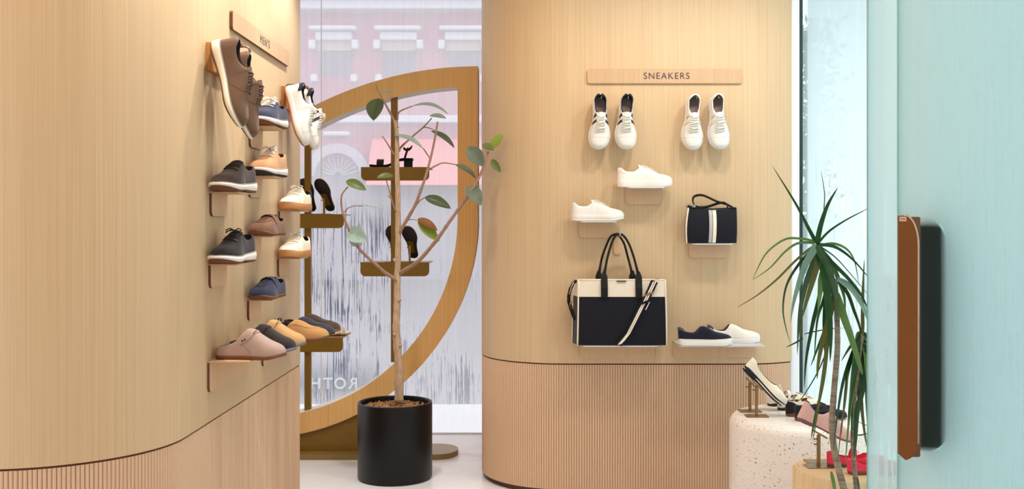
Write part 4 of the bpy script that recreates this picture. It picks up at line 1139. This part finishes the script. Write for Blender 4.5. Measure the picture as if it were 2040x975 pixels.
# striped shoulder strap across the front
sp = [(1301, 561), (1293, 580), (1286, 594), (1274, 618), (1262, 642), (1251, 664), (1241, 677), (1233, 685.5)]
def spt(px, py, dy): return Vector((tx(px), dy, tz(py)))
base = [spt(px, py, -.0815 - .004 * math.sin(PI * i / 7)) for i, (px, py) in enumerate(sp)]
st = MB().strip(base, (1, 0, .35), .030, .003).build('shoulder_strap', M['bag_navy'], tote, angle=.8)
for dx in (-.0055, .0055):
    MB().strip([p + Vector((dx, -.0022, dx * .35)) for p in base], (1, 0, .35), .0062, .001).build('stripe', M['bag_trim'], st, angle=.8)
top = [spt(1303, 560, -.087), spt(1296, 575, -.0885), spt(1288, 591, -.090), spt(1283, 601, -.090)]
d2 = MB().strip(top, (1, 0, .35), .034, .003).build('strap_end', M['bag_navy'], tote, angle=.8)
for dx in (-.006, .006): MB().strip([p + Vector((dx, -.0022, dx * .35)) for p in top], (1, 0, .35), .006, .001).build('stripe', M['bag_trim'], d2, angle=.8)
for i, k in ((1.6, 'brass'), (2.9, 'black_lea')):
    p = top[1].lerp(top[2], i - 1) if i < 2 else top[3]
    MB().strip([p + Vector((-.022, -.003, -.010)), p + Vector((.022, -.003, .006))], (0, 0, 1), .011, .003).build('buckle', M[k], d2)
MB().strip([spt(1293, 601, -.085), spt(1285, 617, -.084)], (1, 0, .35), .004, .002).build('strap_tip', M['bag_trim'], d2)
MB().tube([spt(1303, 559, -.05), spt(1309, 556, -.05), spt(1316, 558, -.045), spt(1322, 561, -.045)], .0032, 6).build('zip_pull', M['brass'], tote, True)
# side strap on the left gusset
sd = [(1150, 560), (1143, 566), (1137, 578), (1134, 592), (1134, 603), (1138, 616), (1142, 628), (1147, 640)]
side = [spt(px, py, -.01) for px, py in sd]
m = MB().strip(side, (.8, -.6, .2), .018, .004); m.build('side_strap', M['black_lea'], tote, angle=.8)
MB().tube([spt(1144, 563, -.024), spt(1139, 573, -.026), spt(1135, 588, -.026)], .003, 6).build('side_chain', M['steel'], tote, True)
MB().tube([spt(1137, 604, -.026), spt(1142, 602, -.026), spt(1144, 609, -.026), spt(1140, 616, -.026), spt(1136, 611, -.026), spt(1137, 604, -.026)], .0022, 6).build('side_buckle', M['brass'], tote, True)

# ------------------------------------------------------------------ crossbody bag
BY = 5.10; bk = BY / FPX
cb = empty('crossbody_bag', ((1420 - CX) * bk, BY + .045, QZ(484.5) + .0005)); tag(cb, 'small navy crossbody bag with grey and white centre stripes', 'bag')
bx = lambda px: (px - 1420) * bk
bz = lambda py: max(0.0, EYE - (py - CY) * bk - cb.location.z)
zT = bz(416)
def cb_ring(q):
    z = .001 + (zT - .001) * q; rr_ = .010 if q in (0, 1) else 0
    xl, xr = bx(1371 - 2.5 * math.sin(PI * q) + 4 * q * q), bx(1468.5 + 1.0 * q); d = .022 + .030 * math.sin(PI * min(1, .18 + q * .80)) ** .8
    fr = [(xl + (xr - xl) * i / 12, -d * (.55 + .45 * math.sin(PI * min(1, max(0, (i + .8) / 13.6))) ** .5), z - .006 * (1 - abs(i - 6) / 6) * (q > .9)) for i in range(13)]
    bk_ = [(xr - (xr - xl) * i / 12, .034, z - .006 * (1 - abs(i - 6) / 6) * (q > .9)) for i in range(13)]
    return fr + bk_
QS = [0, .03, .1, .25, .4, .55, .7, .85, .95, 1]
MB().rings([cb_ring(q) for q in QS]).build('body', M['bag_navy'], cb, True, angle=.9)
def cb_front(px, q, off=.0015):
    r = cb_ring(q)[:13]; x = bx(px); u = (x - r[0][0]) / (r[12][0] - r[0][0]) * 12; i = min(11, max(0, int(u))); f = u - i
    p = Vector(r[i]).lerp(Vector(r[i + 1]), f); return p + Vector((0, -off, 0))
for nm, x0, x1, mt in (('grey_stripe', 1413, 1419.5, 'strap_grey'), ('white_stripe', 1420.5, 1427.5, 'bag_trim')):
    MB().grid(lambda i, j: cb_front(x0 + (x1 - x0) * j - 1.5 * (1 - i) ** 2, .01 + .98 * i), 12, 2).build(nm, M[mt], cb, True)
m = MB(); m.tube([Vector(cb_ring(q)[0]) + Vector((-.003, .006, 0)) for q in QS], .005, 6); m.build('piping', M['bag_trim'], cb, True)
m = MB(); m.tube([Vector(p) + Vector((0, .01, .004)) for p in cb_ring(1)[:13]], .004, 6); m.build('zip', M['black_lea'], cb, True)
bp = lambda px, py, dy: Vector((bx(px), dy, EYE - (py - CY) * bk - cb.location.z))
sp = [(1373, 410, .0), (1380, 413, -.006), (1395, 417, -.010), (1420, 421, -.012), (1445, 421, -.012), (1452, 414, -.008), (1450, 406, -.002), (1438, 404, .004), (1412, 412, .006), (1392, 412, .008), (1384, 402, .008), (1386, 392, .010), (1396, 388.5, .010), (1408, 390, .010), (1432, 401, .010), (1452, 407, .008), (1464, 414, .002), (1469, 417, -.002)]
cat = []
pts = [bp(*p) for p in sp]
for i in range(len(pts) - 1):
    p0, p1, p2, p3 = pts[max(0, i - 1)], pts[i], pts[i + 1], pts[min(len(pts) - 1, i + 2)]
    for k in range(4):
        u = k / 4; cat.append(.5 * ((2 * p1) + (p2 - p0) * u + (2 * p0 - 5 * p1 + 4 * p2 - p3) * u * u + (3 * p1 - p0 - 3 * p2 + p3) * u ** 3))
cat.append(pts[-1])
MB().strip(cat, (0, 1, .55), .014, .0065).build('shoulder_strap', M['black_lea'], cb, True, angle=.9)
MB().box(bp(1381, 413, -.016), bp(1388, 407.5, -.002)).build('strap_keeper', M['steel'], cb, bevel=.001)
MB().tube([bp(1372, 414, -.006), bp(1369, 408, -.006), bp(1373, 403.5, -.006), bp(1379, 407, -.006), bp(1377, 412, -.006)], .003, 7).build('strap_ring', M['steel'], cb, True)
MB().tube([bp(1468, 413, -.008), bp(1471, 416, -.008), bp(1470, 421, -.008)], .0028, 7).build('strap_clip', M['steel'], cb, True)

# ------------------------------------------------------------------ sandals on the display stand trays
def shoe_stand(label, loc, h, lean=0.0, face=(0, -1, 0), group='bronze shoe stands', knobs=1, plate=True, tilt=None, side=(1, 0, 0)):
    root = empty('shoe_stand', loc); tag(root, label, 'shoe stand', group)
    f = Vector(face); x = Vector(side)
    MB().prism([(-.030, -.05), (.030, -.05), (.036, -.044), (.036, .044), (.030, .05), (-.030, .05), (-.036, .044), (-.036, -.044)], lambda p: x * p[1] + f * p[0], lambda p: x * p[1] + f * p[0] + Vector((0, 0, .003))).build('base', M['brass'], root)
    MB().box((-.006, -.005, .003), (.006, .005, h)).build('post', M['brass'], root, bevel=.001)
    for k in range(knobs):
        z = h * (.86 - .16 * k)
        MB().tube([-x * .006 + Vector((0, 0, z)), -x * .017 + Vector((0, 0, z)), -x * .018 + Vector((0, 0, z))], [.0025, .0025, .005], 7).build('knob', M['brass'], root, True)
    if tilt is not None:
        t = Vector(tilt).normalized(); n = Vector((0, 1, 0))
        c0 = Vector((.004, 0, h + .002)); MB().strip([c0 - t * .03, c0 + t * .03], n, .024, .006).build('cradle', M['brass'], root)
    return root
G8 = 'sandals standing upright on the display trays'
def upright(px, py, key, label, lab2, lean, yaw, Y=6.17):
    z0 = trays[key]
    k = Y / FPX; x = (px - CX) * k; zc = EYE - (py - CY) * k
    s = sandal(label, G8, M['rubber_brown'], M['cream'], M['lining_dark'], L=.235)
    yd = Vector((lean, -.62, .80)).normalized(); zd = Vector((yaw, .8, .62))
    basis(s.root, (x, Y, zc), yd, zd)
    pad = MB(); pl_ = [(s.hw(.06 + .3 * k / 10) * .66 * sd, s.y(.20 + .36 * k / 10)) for sd, rng in ((1, range(11)), (-1, range(10, -1, -1))) for k in rng]
    pad.prism(pl_, lambda p: (p[0], p[1], -.003), lambda p: (p[0], p[1], .001)); pad.build('heel_pad', M['bronze'], s.root)
    h = zc - z0 - .0
    shoe_stand(lab2, (x - .002 - lean * .02, Y - .020, z0), h - .012, knobs=1)
upright(646, 391, 'left', 'upright sandal with dark sole on the left tray, right one of its pair', 'bronze stand holding the right sandal on the left tray', -.22, .25)
upright(612, 391, 'left', 'upright sandal on the left tray half hidden behind the pole', 'bronze stand holding the sandal behind the left pole', -.10, .25)
upright(784, 484, 'mid', 'upright sandal with dark sole on the middle tray, left of the trunk', 'bronze stand holding the sandal left of the trunk', -.04, .1)
upright(817, 485, 'mid', 'upright sandal with dark sole on the middle tray, right of the trunk', 'bronze stand holding the sandal right of the trunk', -.10, .25)
s = sandal('black block heeled sandal with ankle strap on the top tray', None, M['black_lea'], M['black_lea'], M['black_lea'], L=.262, heel=.042, straps=(.72, .80), h=.040, ankle=True, name='heeled_sandal')
k = 6.19 / FPX
basis(s.root, ((780 - CX) * k, 6.18, trays['top'] + .0005), (-1, -.12, 0), Z)
s = sandal('beige strappy sandal on the lowest tray beside the slippers', None, M['cream'], M['offwhite'], M['gum'], L=.235, backstrap=True, h=.045)
basis(s.root, ((662 - CX) * k, 6.19, trays['low'] + .0005), (.75, .55, 0), Z)

# ------------------------------------------------------------------ ficus in a black pot
PY = 5.58
ficus = empty('potted_ficus', ((787 - CX) / FPX * PY, PY, 0)); tag(ficus, 'tall sparse rubber plant in a black cylinder pot before the half ring', 'plant')
FO = ficus.location.copy()
F = lambda px, py, dy=0.0: P(px, py, PY + dy) - FO
MB().lathe([(.150, 0), (.192, 0.0), (.201, .012), (.2015, .40), (.199, .412), (.190, .414), (.184, .408), (.182, .372), (.0, .368)], 64, cap=False).build('pot', M['pot'], ficus, True, angle=.7)
sm = MB()
for k in range(420):
    a = rnd.uniform(0, 2 * PI); r = .176 * math.sqrt(rnd.random()); z = .372 + rnd.uniform(0, .014) + .014 * (1 - r / .18)
    d = Vector((rnd.gauss(0, 1), rnd.gauss(0, 1), rnd.gauss(0, .35))).normalized() * rnd.uniform(.010, .022)
    c = Vector((r * math.cos(a), r * math.sin(a), z)); w = d.cross(Vector((rnd.gauss(0, .4), rnd.gauss(0, .4), 1))).normalized() * rnd.uniform(.003, .007); h = Vector((0, 0, .004))
    sm.add([c - d - w, c + d - w, c + d + w, c - d + w, c - d * .8 - w * .7 + h, c + d * .8 - w * .7 + h, c + d * .8 + w * .7 + h, c - d * .8 + w * .7 + h], [(0, 1, 2, 3), (4, 5, 6, 7), (0, 1, 5, 4), (1, 2, 6, 5), (2, 3, 7, 6), (3, 0, 4, 7)])
o = sm.build('bark_mulch', M['mulch'], ficus); o['kind'] = 'stuff'
MB().lathe([(.0, .392), (.09, .390), (.182, .374), (.182, .34)], 32, cap=False).build('soil', M['mulch'], ficus, True)
def limb(name, pts, r0, r1, mat, parent, n=8, jit=0.0, sub=5):
    q = smooth_pts([Vector(p) for p in pts], sub); m = MB(); N = len(q) - 1
    rs = [(r0 + (r1 - r0) * i / N) * (1 + jit * math.sin(i * 2.3) * .5 + (jit if i % 5 == 0 else 0)) for i in range(N + 1)]
    m.tube(q, rs, n); return m.build(name, mat, parent, True)
C4 = lambda x, y, dy=0.0: F(600 + x / 2.217, 120 + y / 2.217, dy)
limb('trunk', [F(795, 800), F(795, 765), F(795, 735), F(791.5, 690), F(789.5, 650), F(791, 610), F(791.5, 560), F(793, 500), F(793, 450), F(792.5, 390), F(791, 330), F(791, 290), F(790, 262), F(787, 240)], .0245, .009, M['bark'], ficus, 12, .08)
for px, py in ((786, 668), (799, 690), (797, 600), (786, 520)):
    p = F(px, py, -.01); MB().tube([F(791, py), p + Vector((0, -.012, .004)), p + Vector((-.006 if px < 790 else .006, -.014, .012))], [.010, .009, .004], 6).build('knot', M['bark'], ficus, True)
BR = [
 ([(425, 300, 0), (412, 270, 0), (375, 200, -.02), (345, 148, -.03), (331, 108, -.03)], .008, .003),
 ([(425, 262, 0), (428, 236, -.01), (447, 220, -.02), (490, 204, -.03)], .006, .003),
 ([(432, 400, 0), (445, 380, .03), (500, 330, .06), (540, 296, .08), (577, 256, .09)], .007, .003),
 ([(540, 296, .08), (565, 300, .07), (588, 310, .06)], .0035, .002),
 ([(540, 391, -.05), (554, 412, -.02), (568, 434, .0)], .0035, .003),
 ([(410, 415, 0), (402, 405, -.01), (385, 375, -.03), (359, 336, -.05)], .006, .003),
 ([(432, 775, 0), (440, 752, -.01), (470, 700, -.03), (505, 638, -.06), (530, 570, -.08), (548, 520, -.08), (570, 440, -.07), (588, 360, -.06), (603, 272, -.06)], .011, .005),
 ([(566, 482, -.07), (600, 464, -.08), (630, 454, -.09), (684, 462, -.10)], .005, .003),
 ([(512, 636, -.06), (528, 618, -.07), (550, 606, -.09)], .004, .0025),
 ([(475, 706, -.03), (495, 704, -.05), (522, 712, -.08)], .003, .002),
 ([(432, 945, 0), (450, 932, -.02), (520, 885, -.08), (600, 792, -.14), (640, 735, -.17), (690, 665, -.20), (730, 610, -.22), (770, 548, -.24), (798, 490, -.25), (816, 440, -.26), (826, 404, -.26)], .012, .005),
 ([(722, 622, -.22), (745, 604, -.23), (768, 588, -.24)], .004, .003),
 ([(775, 530, -.24), (776, 495, -.25), (782, 462, -.26)], .004, .003),
 ([(428, 985, 0), (410, 965, -.02), (370, 938, -.06), (330, 903, -.10), (285, 862, -.13), (250, 824, -.15), (222, 770, -.17), (203, 730, -.18), (186, 680, -.19), (178, 640, -.19), (180, 595, -.20), (206, 560, -.20)], .011, .004),
 ([(194, 672, -.19), (205, 655, -.20), (236, 644, -.20), (270, 645, -.2)], .004, .002),
 ([(428, 680, 0), (415, 660, -.02), (400, 620, -.05), (390, 580, -.06), (376, 532, -.07)], .006, .003),
 ([(400, 620, -.05), (390, 605, -.055), (381, 598, -.06)], .003, .002),
]
for pts, r0, r1 in BR: limb('branch', [C4(*p) for p in pts], r0, r1, M['twig'], ficus, 7, .1)
def leaf(parent, mat, a, b, w, nrm=(0, -1, .35), bend=.10, fold=.16, stem=True, name='leaf', label=None, prof=.85, thick=True):
    a, b = Vector(a), Vector(b); ax = b - a; L = ax.length; ax.normalize()
    n = Vector(nrm); n = (n - n.dot(ax) * ax).normalized(); c = ax.cross(n); m = MB()
    def f(i, j, dz=0.0):
        t = i; s_ = 2 * j - 1
        ww = w / 2 * max(0.0, math.sin(PI * min(1, t) ** prof)) ** .75 if 0 < t < 1 else 0.0
        return a + ax * L * t + n * (bend * L * (math.sin(PI * t * .9)) + fold * ww * abs(s_) * 1.6 - .05 * L * t * t + dz) + c * ww * s_
    m.grid(f, 10, 6); m.grid(lambda i, j: f(i, j, -.0012), 10, 6)
    o = m.build(name, mat, parent, True, weld=1e-6)
    if label: o['label'] = label
    return o
px = 1 / 2.217 / FPX * PY
LV = [
 ('leaf_dark', (343, 168, -.04), (318, 266, -.08), 84, (-.35, -1, .2), .06),
 ('leaf_pale', (346, 147, -.03), (414, 142, -.03), 20, (0, -.6, 1), .12),
 ('leaf_pale', (486, 204, -.03), (652, 240, -.05), 40, (0, -.45, 1), .16),
 ('leaf_pale', (567, 245, .09), (641, 256, .05), 34, (0, -.8, 1), .06),
 ('leaf_grey', (573, 312, .06), (679, 386, .03), 48, (.3, -.5, .9), .08),
 ('leaf_pale', (408, 331, 0), (542, 392, -.05), 36, (.2, -.6, 1), .12),
 ('leaf_grey', (680, 461, -.10), (774, 524, -.12), 36, (.3, -.7, .8), .12),
 ('leaf_dark', (545, 605, -.09), (662, 655, -.11), 48, (.1, -1, .5), .10),
 ('leaf_lime', (516, 702, -.08), (611, 801, -.10), 50, (-.3, -1, .3), .06),
 ('leaf_brown', (514, 700, -.085), (603, 752, -.115), 40, (.4, -1, .6), .05),
 ('leaf_grey', (736, 382, -.27), (806, 468, -.26), 66, (-.1, -1, .3), .05),
 ('leaf_green', (800, 374, -.26), (852, 396, -.28), 34, (0, -1, .6), .05),
 ('leaf_lime', (842, 388, -.27), (891, 328, -.28), 44, (-.3, -1, .3), .06),
 ('leaf_green', (840, 438, -.26), (881, 496, -.28), 32, (-.4, -1, .3), .06),
 ('leaf_grey', (734, 556, -.22), (796, 640, -.26), 66, (.2, -1, .3), .08),
 ('leaf_green', (197, 534, -.2), (288, 574, -.22), 44, (.1, -1, .5), .08),
 ('leaf_pale', (250, 642, -.2), (364, 656, -.22), 18, (0, -.4, 1), .05),
 ('leaf_pale', (206, 752, -.17), (290, 800, -.22), 74, (-.2, -1, .35), .08),
 ('leaf_pale', (248, 824, -.15), (214, 756, -.2), 44, (.2, -1, .2), .06),
 ('leaf_green', (408, 512, -.06), (333, 520, -.09), 34, (0, -.9, .8), .08),
]
for mt, a, b, w, n, bd in LV:
    leaf(ficus, M[mt], C4(*a), C4(*b), w * px, n, bd, label='withered brown half of a leaf' if mt == 'leaf_brown' else None)

# ------------------------------------------------------------------ terrazzo pedestal and log stool with flats
PZ, LZ = .52, .45
ped = MB().lathe([(.32, 0), (.325, .005), (.325, PZ - .045)] + [(.28 + .045 * math.cos(PI / 2 * k / 8), PZ - .045 + .045 * math.sin(PI / 2 * k / 8)) for k in range(1, 9)] + [(.14, PZ), (0, PZ)], 80, cap=False)
ped = ped.build('pedestal', M['terrazzo'], None, True); ped.location = (1.262, 4.62, 0); tag(ped, 'round white terrazzo pedestal with rounded rim before the right wall', 'pedestal')
log = empty('log_stool', (1.252, 3.905, 0)); tag(log, 'low pale log stool with visible growth rings beside the terrazzo pedestal', 'stool')
rj = [1 + .018 * math.sin(3 * a * .13 + 1) + .012 * math.sin(a * .7) for a in range(64)]
def lring(r, z): return [(r * rj[k] * math.cos(2 * PI * k / 64), r * rj[k] * math.sin(2 * PI * k / 64), z) for k in range(64)]
rj = [1 + .018 * math.sin(2 * PI * k / 64 * 2 + 1) + .010 * math.sin(2 * PI * k / 64 * 5) for k in range(64)]
MB().rings([lring(.208, 0), lring(.214, .2), lring(.214, LZ - .008), lring(.208, LZ - .001)], True, False).build('side', M['log_side'], log, True)
MB().rings([lring(.208, LZ - .001), lring(.10, LZ), lring(.001, LZ)], True, False).build('top', M['log_end'], log)
G9 = 'flats displayed on the terrazzo pedestal'
cream = lambda l: flat(l, G9, M['cream_knit'], M['lining_purple'], M['lining_navy'], plan=POINT, L=.245)
s = cream('cream ballet flat with bow tilted toe down on a stand, nearer one'); basis(s.root, P(1521, 771, 4.58), (.70, -.12, -.70), (.70, -.1, .72))
s = cream('cream ballet flat with bow tilted toe down on a stand, farther one'); basis(s.root, P(1516, 774, 4.72), (.70, -.06, -.70), (.70, -.06, .72))
shoe_stand('bronze stand under the nearer tilted cream flat', (P(1507, 0, 4.58).x, 4.58, PZ), .136, knobs=1, side=(1, 0, 0), face=(0, -1, 0), tilt=(.7, 0, -.7))
shoe_stand('bronze stand under the farther tilted cream flat', (P(1494, 0, 4.70).x, 4.70, PZ), .130, knobs=1, side=(1, 0, 0), face=(0, -1, 0), tilt=(.7, 0, -.7))
s = flat('cream strappy flat with bow lying on the pedestal, nearer one', G9, M['cream_knit'], M['lining_brown'], M['rubber_black'], strap=True, L=.24); basis(s.root, (1.292, 4.770, PZ), (.86, .30, 0), Z)
s = flat('cream strappy flat with bow lying on the pedestal, farther one', G9, M['cream_knit'], M['lining_brown'], M['rubber_black'], strap=True, L=.24); basis(s.root, (1.272, 4.872, PZ), (.86, .25, 0), Z)
s = flat('black ballet flat with navy lining on the pedestal, nearer one', G9, M['navy_dark'], M['lining_purple'], M['rubber_brown'], L=.245, trim=M['navy_knit'], heel=.066); basis(s.root, (1.308, 4.50, PZ), (.93, .22, 0), Z)
s = flat('black ballet flat with navy lining on the pedestal, farther one', G9, M['black_knit'], M['lining_purple'], M['rubber_brown'], L=.245, trim=M['navy_knit'], heel=.066); basis(s.root, (1.296, 4.61, PZ), (.93, .22, 0), Z)
s = flat('blush pink knit flat raised on a bronze stand above the log stool', None, M['pink_knit'], M['lining_navy'], M['mauve_out'], plan=POINT, L=.235, heel=.085, trim=M['navy_knit'], mouth_end=.46, bow=False, name='loafer_flat', lean=.05, top=[(0, .082), (.05, .083), (.14, .070), (.26, .056), (.36, .062), (.44, .078), (.5, .078), (.62, .062), (.75, .048), (.86, .042), (.94, .037), (1, .028)])
for sd in (-1, 1): s.patch('trim', M['pink_trim'], sd, .50, .545, .15, .95, .0016, skew=-.08); s.patch('trim', M['pink_trim'], sd, .63, .665, .2, 1.0, .0016, skew=-.03)
basis(s.root, P(1644, 862, 3.93), (.88, -.20, -.37), (.37, -.03, .88))
shoe_stand('bronze stand under the raised blush pink flat', (P(1631, 0, 3.93).x, 3.93, LZ), .122, knobs=2, face=(0, -1, 0), tilt=(.82, 0, -.46))
shoe_stand('bronze shoe stand behind the one under the pink flat', (P(1634, 0, 3.98).x, 4.005, LZ), .100, knobs=0, face=(0, -1, 0))
G10 = 'red mary jane pair on the log stool'
s = flat('coral red mary jane flat on the log stool, nearer one', G10, M['red_knit'], M['red_knit'], M['rubber_brown'], L=.235, strap=True, bow=False, heel=.055, mouth_end=.70); basis(s.root, (1.325, 3.82, LZ), (1, .04, 0), Z)
s = flat('coral red mary jane flat on the log stool, farther one', G10, M['red_knit'], M['red_knit'], M['rubber_brown'], L=.235, strap=True, bow=False, heel=.055, mouth_end=.70); basis(s.root, (1.285, 3.94, LZ), (1, .04, 0), Z)

# ------------------------------------------------------------------ dracaena
DY = 3.45
drac = empty('dracaena_plant', (P(1688, 0, DY).x, DY, 0)); tag(drac, 'tall green dracaena with two bare canes beside the glass panel', 'plant')
DO = drac.location.copy()
D = lambda x, y, dy=0.0: P(x, y, DY + dy) - DO
MB().lathe([(.10, 0), (.135, 0), (.15, .32), (.14, .33), (.135, .30), (0, .295)], 40, cap=False).build('pot', M['pebble'], drac, True)
limb('cane', [D(1698, 1040), D(1684, 985), D(1672, 940), D(1661, 890), D(1658, 845), D(1660, 800), D(1664, 750), D(1668, 700), D(1668, 650), D(1666, 600), D(1664, 556)], .0125, .0085, M['canebark'], drac, 10, .06, 6)
limb('cane', [D(1708, 1040, .02), D(1706, 980, .02), D(1702, 930, .02), D(1699, 880, .02), D(1701, 820, .02), D(1706, 760, .02), D(1714, 700, .02), D(1718, 665, .02)], .0085, .006, M['canebark'], drac, 9, .06, 6)
limb('cane', [D(1666, 600), D(1652, 560, -.01), D(1640, 520, -.02), D(1632, 488, -.02)], .008, .006, M['cane_green'], drac, 8)
def blade(pts, w, mat, face=None, dz=0.0):
    q = smooth_pts([Vector(p) for p in pts], 5); m = MB(); N = len(q) - 1; rr = []
    tw = rnd.uniform(-.7, .7); 
    for i, p in enumerate(q):
        d = (q[min(i + 1, N)] - q[max(i - 1, 0)]).normalized(); t = i / N
        v = Vector((math.sin(tw), -math.cos(tw), .25)); c = d.cross(v)
        c = c.normalized() if c.length > 1e-4 else Vector((1, 0, 0)); n = c.cross(d)
        ww = w / 2 * min(1, .38 + t * 3.2) * (1 - t ** 2.6) + .0004
        rr.append([p - c * ww, p + n * ww * -.35, p + c * ww, p + n * (ww * -.35 + .0008)])
    m.rings(rr, True, True); return m.build('leaf', mat, drac, True, angle=1.0)
C2 = lambda x, y, dy=0.0: D(1460 + x / 2.322, 300 + y / 2.322, dy)
def bl(pts, wpx, mt, d0=0.0, d1=-.05):
    x0_, y0_ = pts[0]
    if 400 < y0_ < 530 and x0_ > 350: pts = [(389, 440)] + list(pts) if math.hypot(x0_ - 389, y0_ - 440) > 9 else list(pts)
    n = len(pts); blade([C2(x, y, d0 + (d1 - d0) * i / max(1, n - 1)) for i, (x, y) in enumerate(pts)], wpx / 2.322 / FPX * DY, M[mt])
BL = [
 ([(387, 430), (350, 360), (290, 245), (183, 72)], 19, 'cane_green', .0, .05), ([(390, 425), (408, 340), (440, 250), (485, 172)], 26, 'cane_green', 0, -.05),
 ([(392, 420), (408, 350), (420, 285)], 20, 'cane_olive', 0, .02), ([(420, 285), (424, 200), (408, 95)], 4, 'cane_olive', .02, .03),
 ([(402, 420), (450, 370), (530, 318), (641, 261)], 11, 'cane_green', 0, -.05),
 ([(372, 420), (310, 408), (240, 412), (160, 470), (115, 545), (92, 600)], 11, 'cane_light', 0, -.05), ([(372, 428), (300, 430), (240, 470), (170, 545), (90, 600)], 12, 'cane_light', 0, .05),
 ([(360, 452), (290, 510), (200, 600), (110, 672), (20, 726)], 11, 'cane_olive', 0, -.06),
 ([(376, 452), (310, 520), (250, 620), (232, 730), (245, 820), (266, 892)], 15, 'cane_green', 0, -.04), ([(380, 450), (340, 520), (310, 600), (282, 700), (266, 798)], 40, 'cane_grey', -.02, -.09),
 ([(388, 480), (350, 580), (320, 690), (305, 800), (298, 945)], 28, 'cane_green', 0, .02), ([(394, 510), (370, 600), (340, 700), (316, 790)], 30, 'cane_olive', -.02, -.05),
 ([(398, 465), (425, 560), (440, 700), (452, 850), (450, 980)], 44, 'cane_green', -.02, -.05), ([(402, 470), (440, 540), (470, 640), (482, 720), (478, 800)], 34, 'cane_green', -.03, -.07),
 ([(408, 560), (405, 630), (400, 690), (394, 746)], 24, 'cane_light', -.02, -.04), ([(404, 440), (470, 432), (530, 460), (565, 520), (583, 628)], 14, 'cane_light', 0, .05),
 ([(408, 436), (480, 450), (560, 510), (643, 608)], 15, 'cane_green', 0, -.03), ([(412, 450), (480, 500), (560, 590), (645, 690)], 9, 'cane_green', 0, .04),
 ([(414, 470), (455, 520), (490, 600), (515, 680), (520, 760)], 24, 'cane_light', 0, .03), ([(418, 480), (470, 530), (540, 600), (600, 680), (640, 780)], 20, 'cane_green', 0, -.03),
 ([(478, 590), (540, 630), (590, 700), (625, 780), (648, 870)], 44, 'cane_grey', 0, -.06), ([(478, 590), (530, 660), (560, 740), (590, 830), (600, 930)], 16, 'cane_green', 0, .03),
 ([(485, 660), (510, 760), (545, 860), (585, 990), (600, 1040)], 34, 'cane_light', -.02, -.06), ([(470, 640), (450, 760), (420, 860), (395, 985), (390, 1060)], 26, 'cane_olive', 0, -.03),
 ([(455, 740), (425, 830), (390, 920), (360, 1000)], 14, 'cane_green', 0, .03), ([(445, 600), (430, 720), (425, 860), (432, 1000)], 26, 'cane_green', 0, .05),
 ([(320, 790), (315, 850), (322, 930)], 8, 'cane_olive', 0, 0), ([(325, 870), (290, 890), (245, 912)], 8, 'cane_green', 0, -.03),
 ([(420, 560), (400, 680), (370, 800), (340, 960), (330, 1100)], 20, 'cane_green', .02, .04),
 ([(602, 860), (600, 760), (602, 640), (608, 505)], 17, 'cane_olive', 0, .02),
 ([(330, 850), (380, 838), (450, 826), (515, 822)], 5, 'cane_green', .1, .1),
]
for b in BL: blade_pts = bl(*b)
# third crown at the top of the thin cane, and the drooping skirt of leaves
c3 = (1718, 668)
SK = [((1700, 700), (1680, 760), (1668, 830), (1660, 900)), ((1705, 690), (1690, 740), (1682, 800), (1676, 868)), ((1710, 700), (1700, 770), (1690, 850), (1684, 928)), ((1714, 720), (1716, 800), (1722, 860), (1729, 900)),
      ((1722, 700), (1730, 770), (1734, 830), (1734, 880)), ((1724, 690), (1738, 740), (1744, 800), (1746, 850)), ((1720, 760), (1708, 820), (1704, 880), (1702, 915)), ((1726, 740), (1728, 800), (1730, 850), (1732, 895)),
      ((1722, 680), (1736, 700), (1748, 760)), ((1712, 676), (1695, 690), (1676, 720)), ((1724, 676), (1738, 690), (1752, 712)), ((1716, 680), (1702, 720), (1694, 790), (1690, 830))]
for k in range(26):
    x1 = rnd.uniform(1684, 1746); y1 = rnd.uniform(790, 905) - abs(x1 - 1716) * .9; xm = 1718 + (x1 - 1718) * rnd.uniform(.6, .9)
    SK.append(((1718 + (x1 - 1718) * .35, 676 + rnd.uniform(-8, 16)), (xm, 680 + (y1 - 680) * .45), (x1, y1)))
for i, pts in enumerate(SK):
    blade([D(*c3, .02)] + [D(x, y, .02 + (.05 if i % 2 else -.06) * k / 3) for k, (x, y) in enumerate(pts)], rnd.uniform(.012, .020), M[('cane_green', 'cane_green', 'cane_light', 'cane_olive', 'cane_green', 'cane_grey')[i % 6]])
for pts, w, mt in [(((1648, 660), (1644, 720), (1632, 800), (1619, 880)), .013, 'cane_olive'), (((1652, 660), (1640, 760), (1622, 840), (1616, 875)), .010, 'cane_green'),
                   (((1650, 690), (1630, 740), (1600, 790), (1588, 800)), .004, 'cane_green'), (((1690, 740), (1684, 800), (1676, 850), (1668, 930)), .006, 'cane_olive'),
                   (((1656, 940), (1662, 970), (1664, 1000)), .012, 'cane_light'), (((1708, 950), (1712, 980), (1716, 1010)), .008, 'cane_green'), (((1734, 960), (1730, 980), (1726, 1000)), .005, 'cane_olive'),
                   (((1650, 560), (1640, 600), (1628, 640), (1622, 720)), .010, 'cane_green'), (((1706, 838), (1720, 846), (1740, 852)), .004, 'cane_green'), (((1706, 868), (1722, 866), (1742, 858)), .004, 'cane_green')]:
    blade([D(x, y, -.02 * k) for k, (x, y) in enumerate(pts)], w, M[mt])
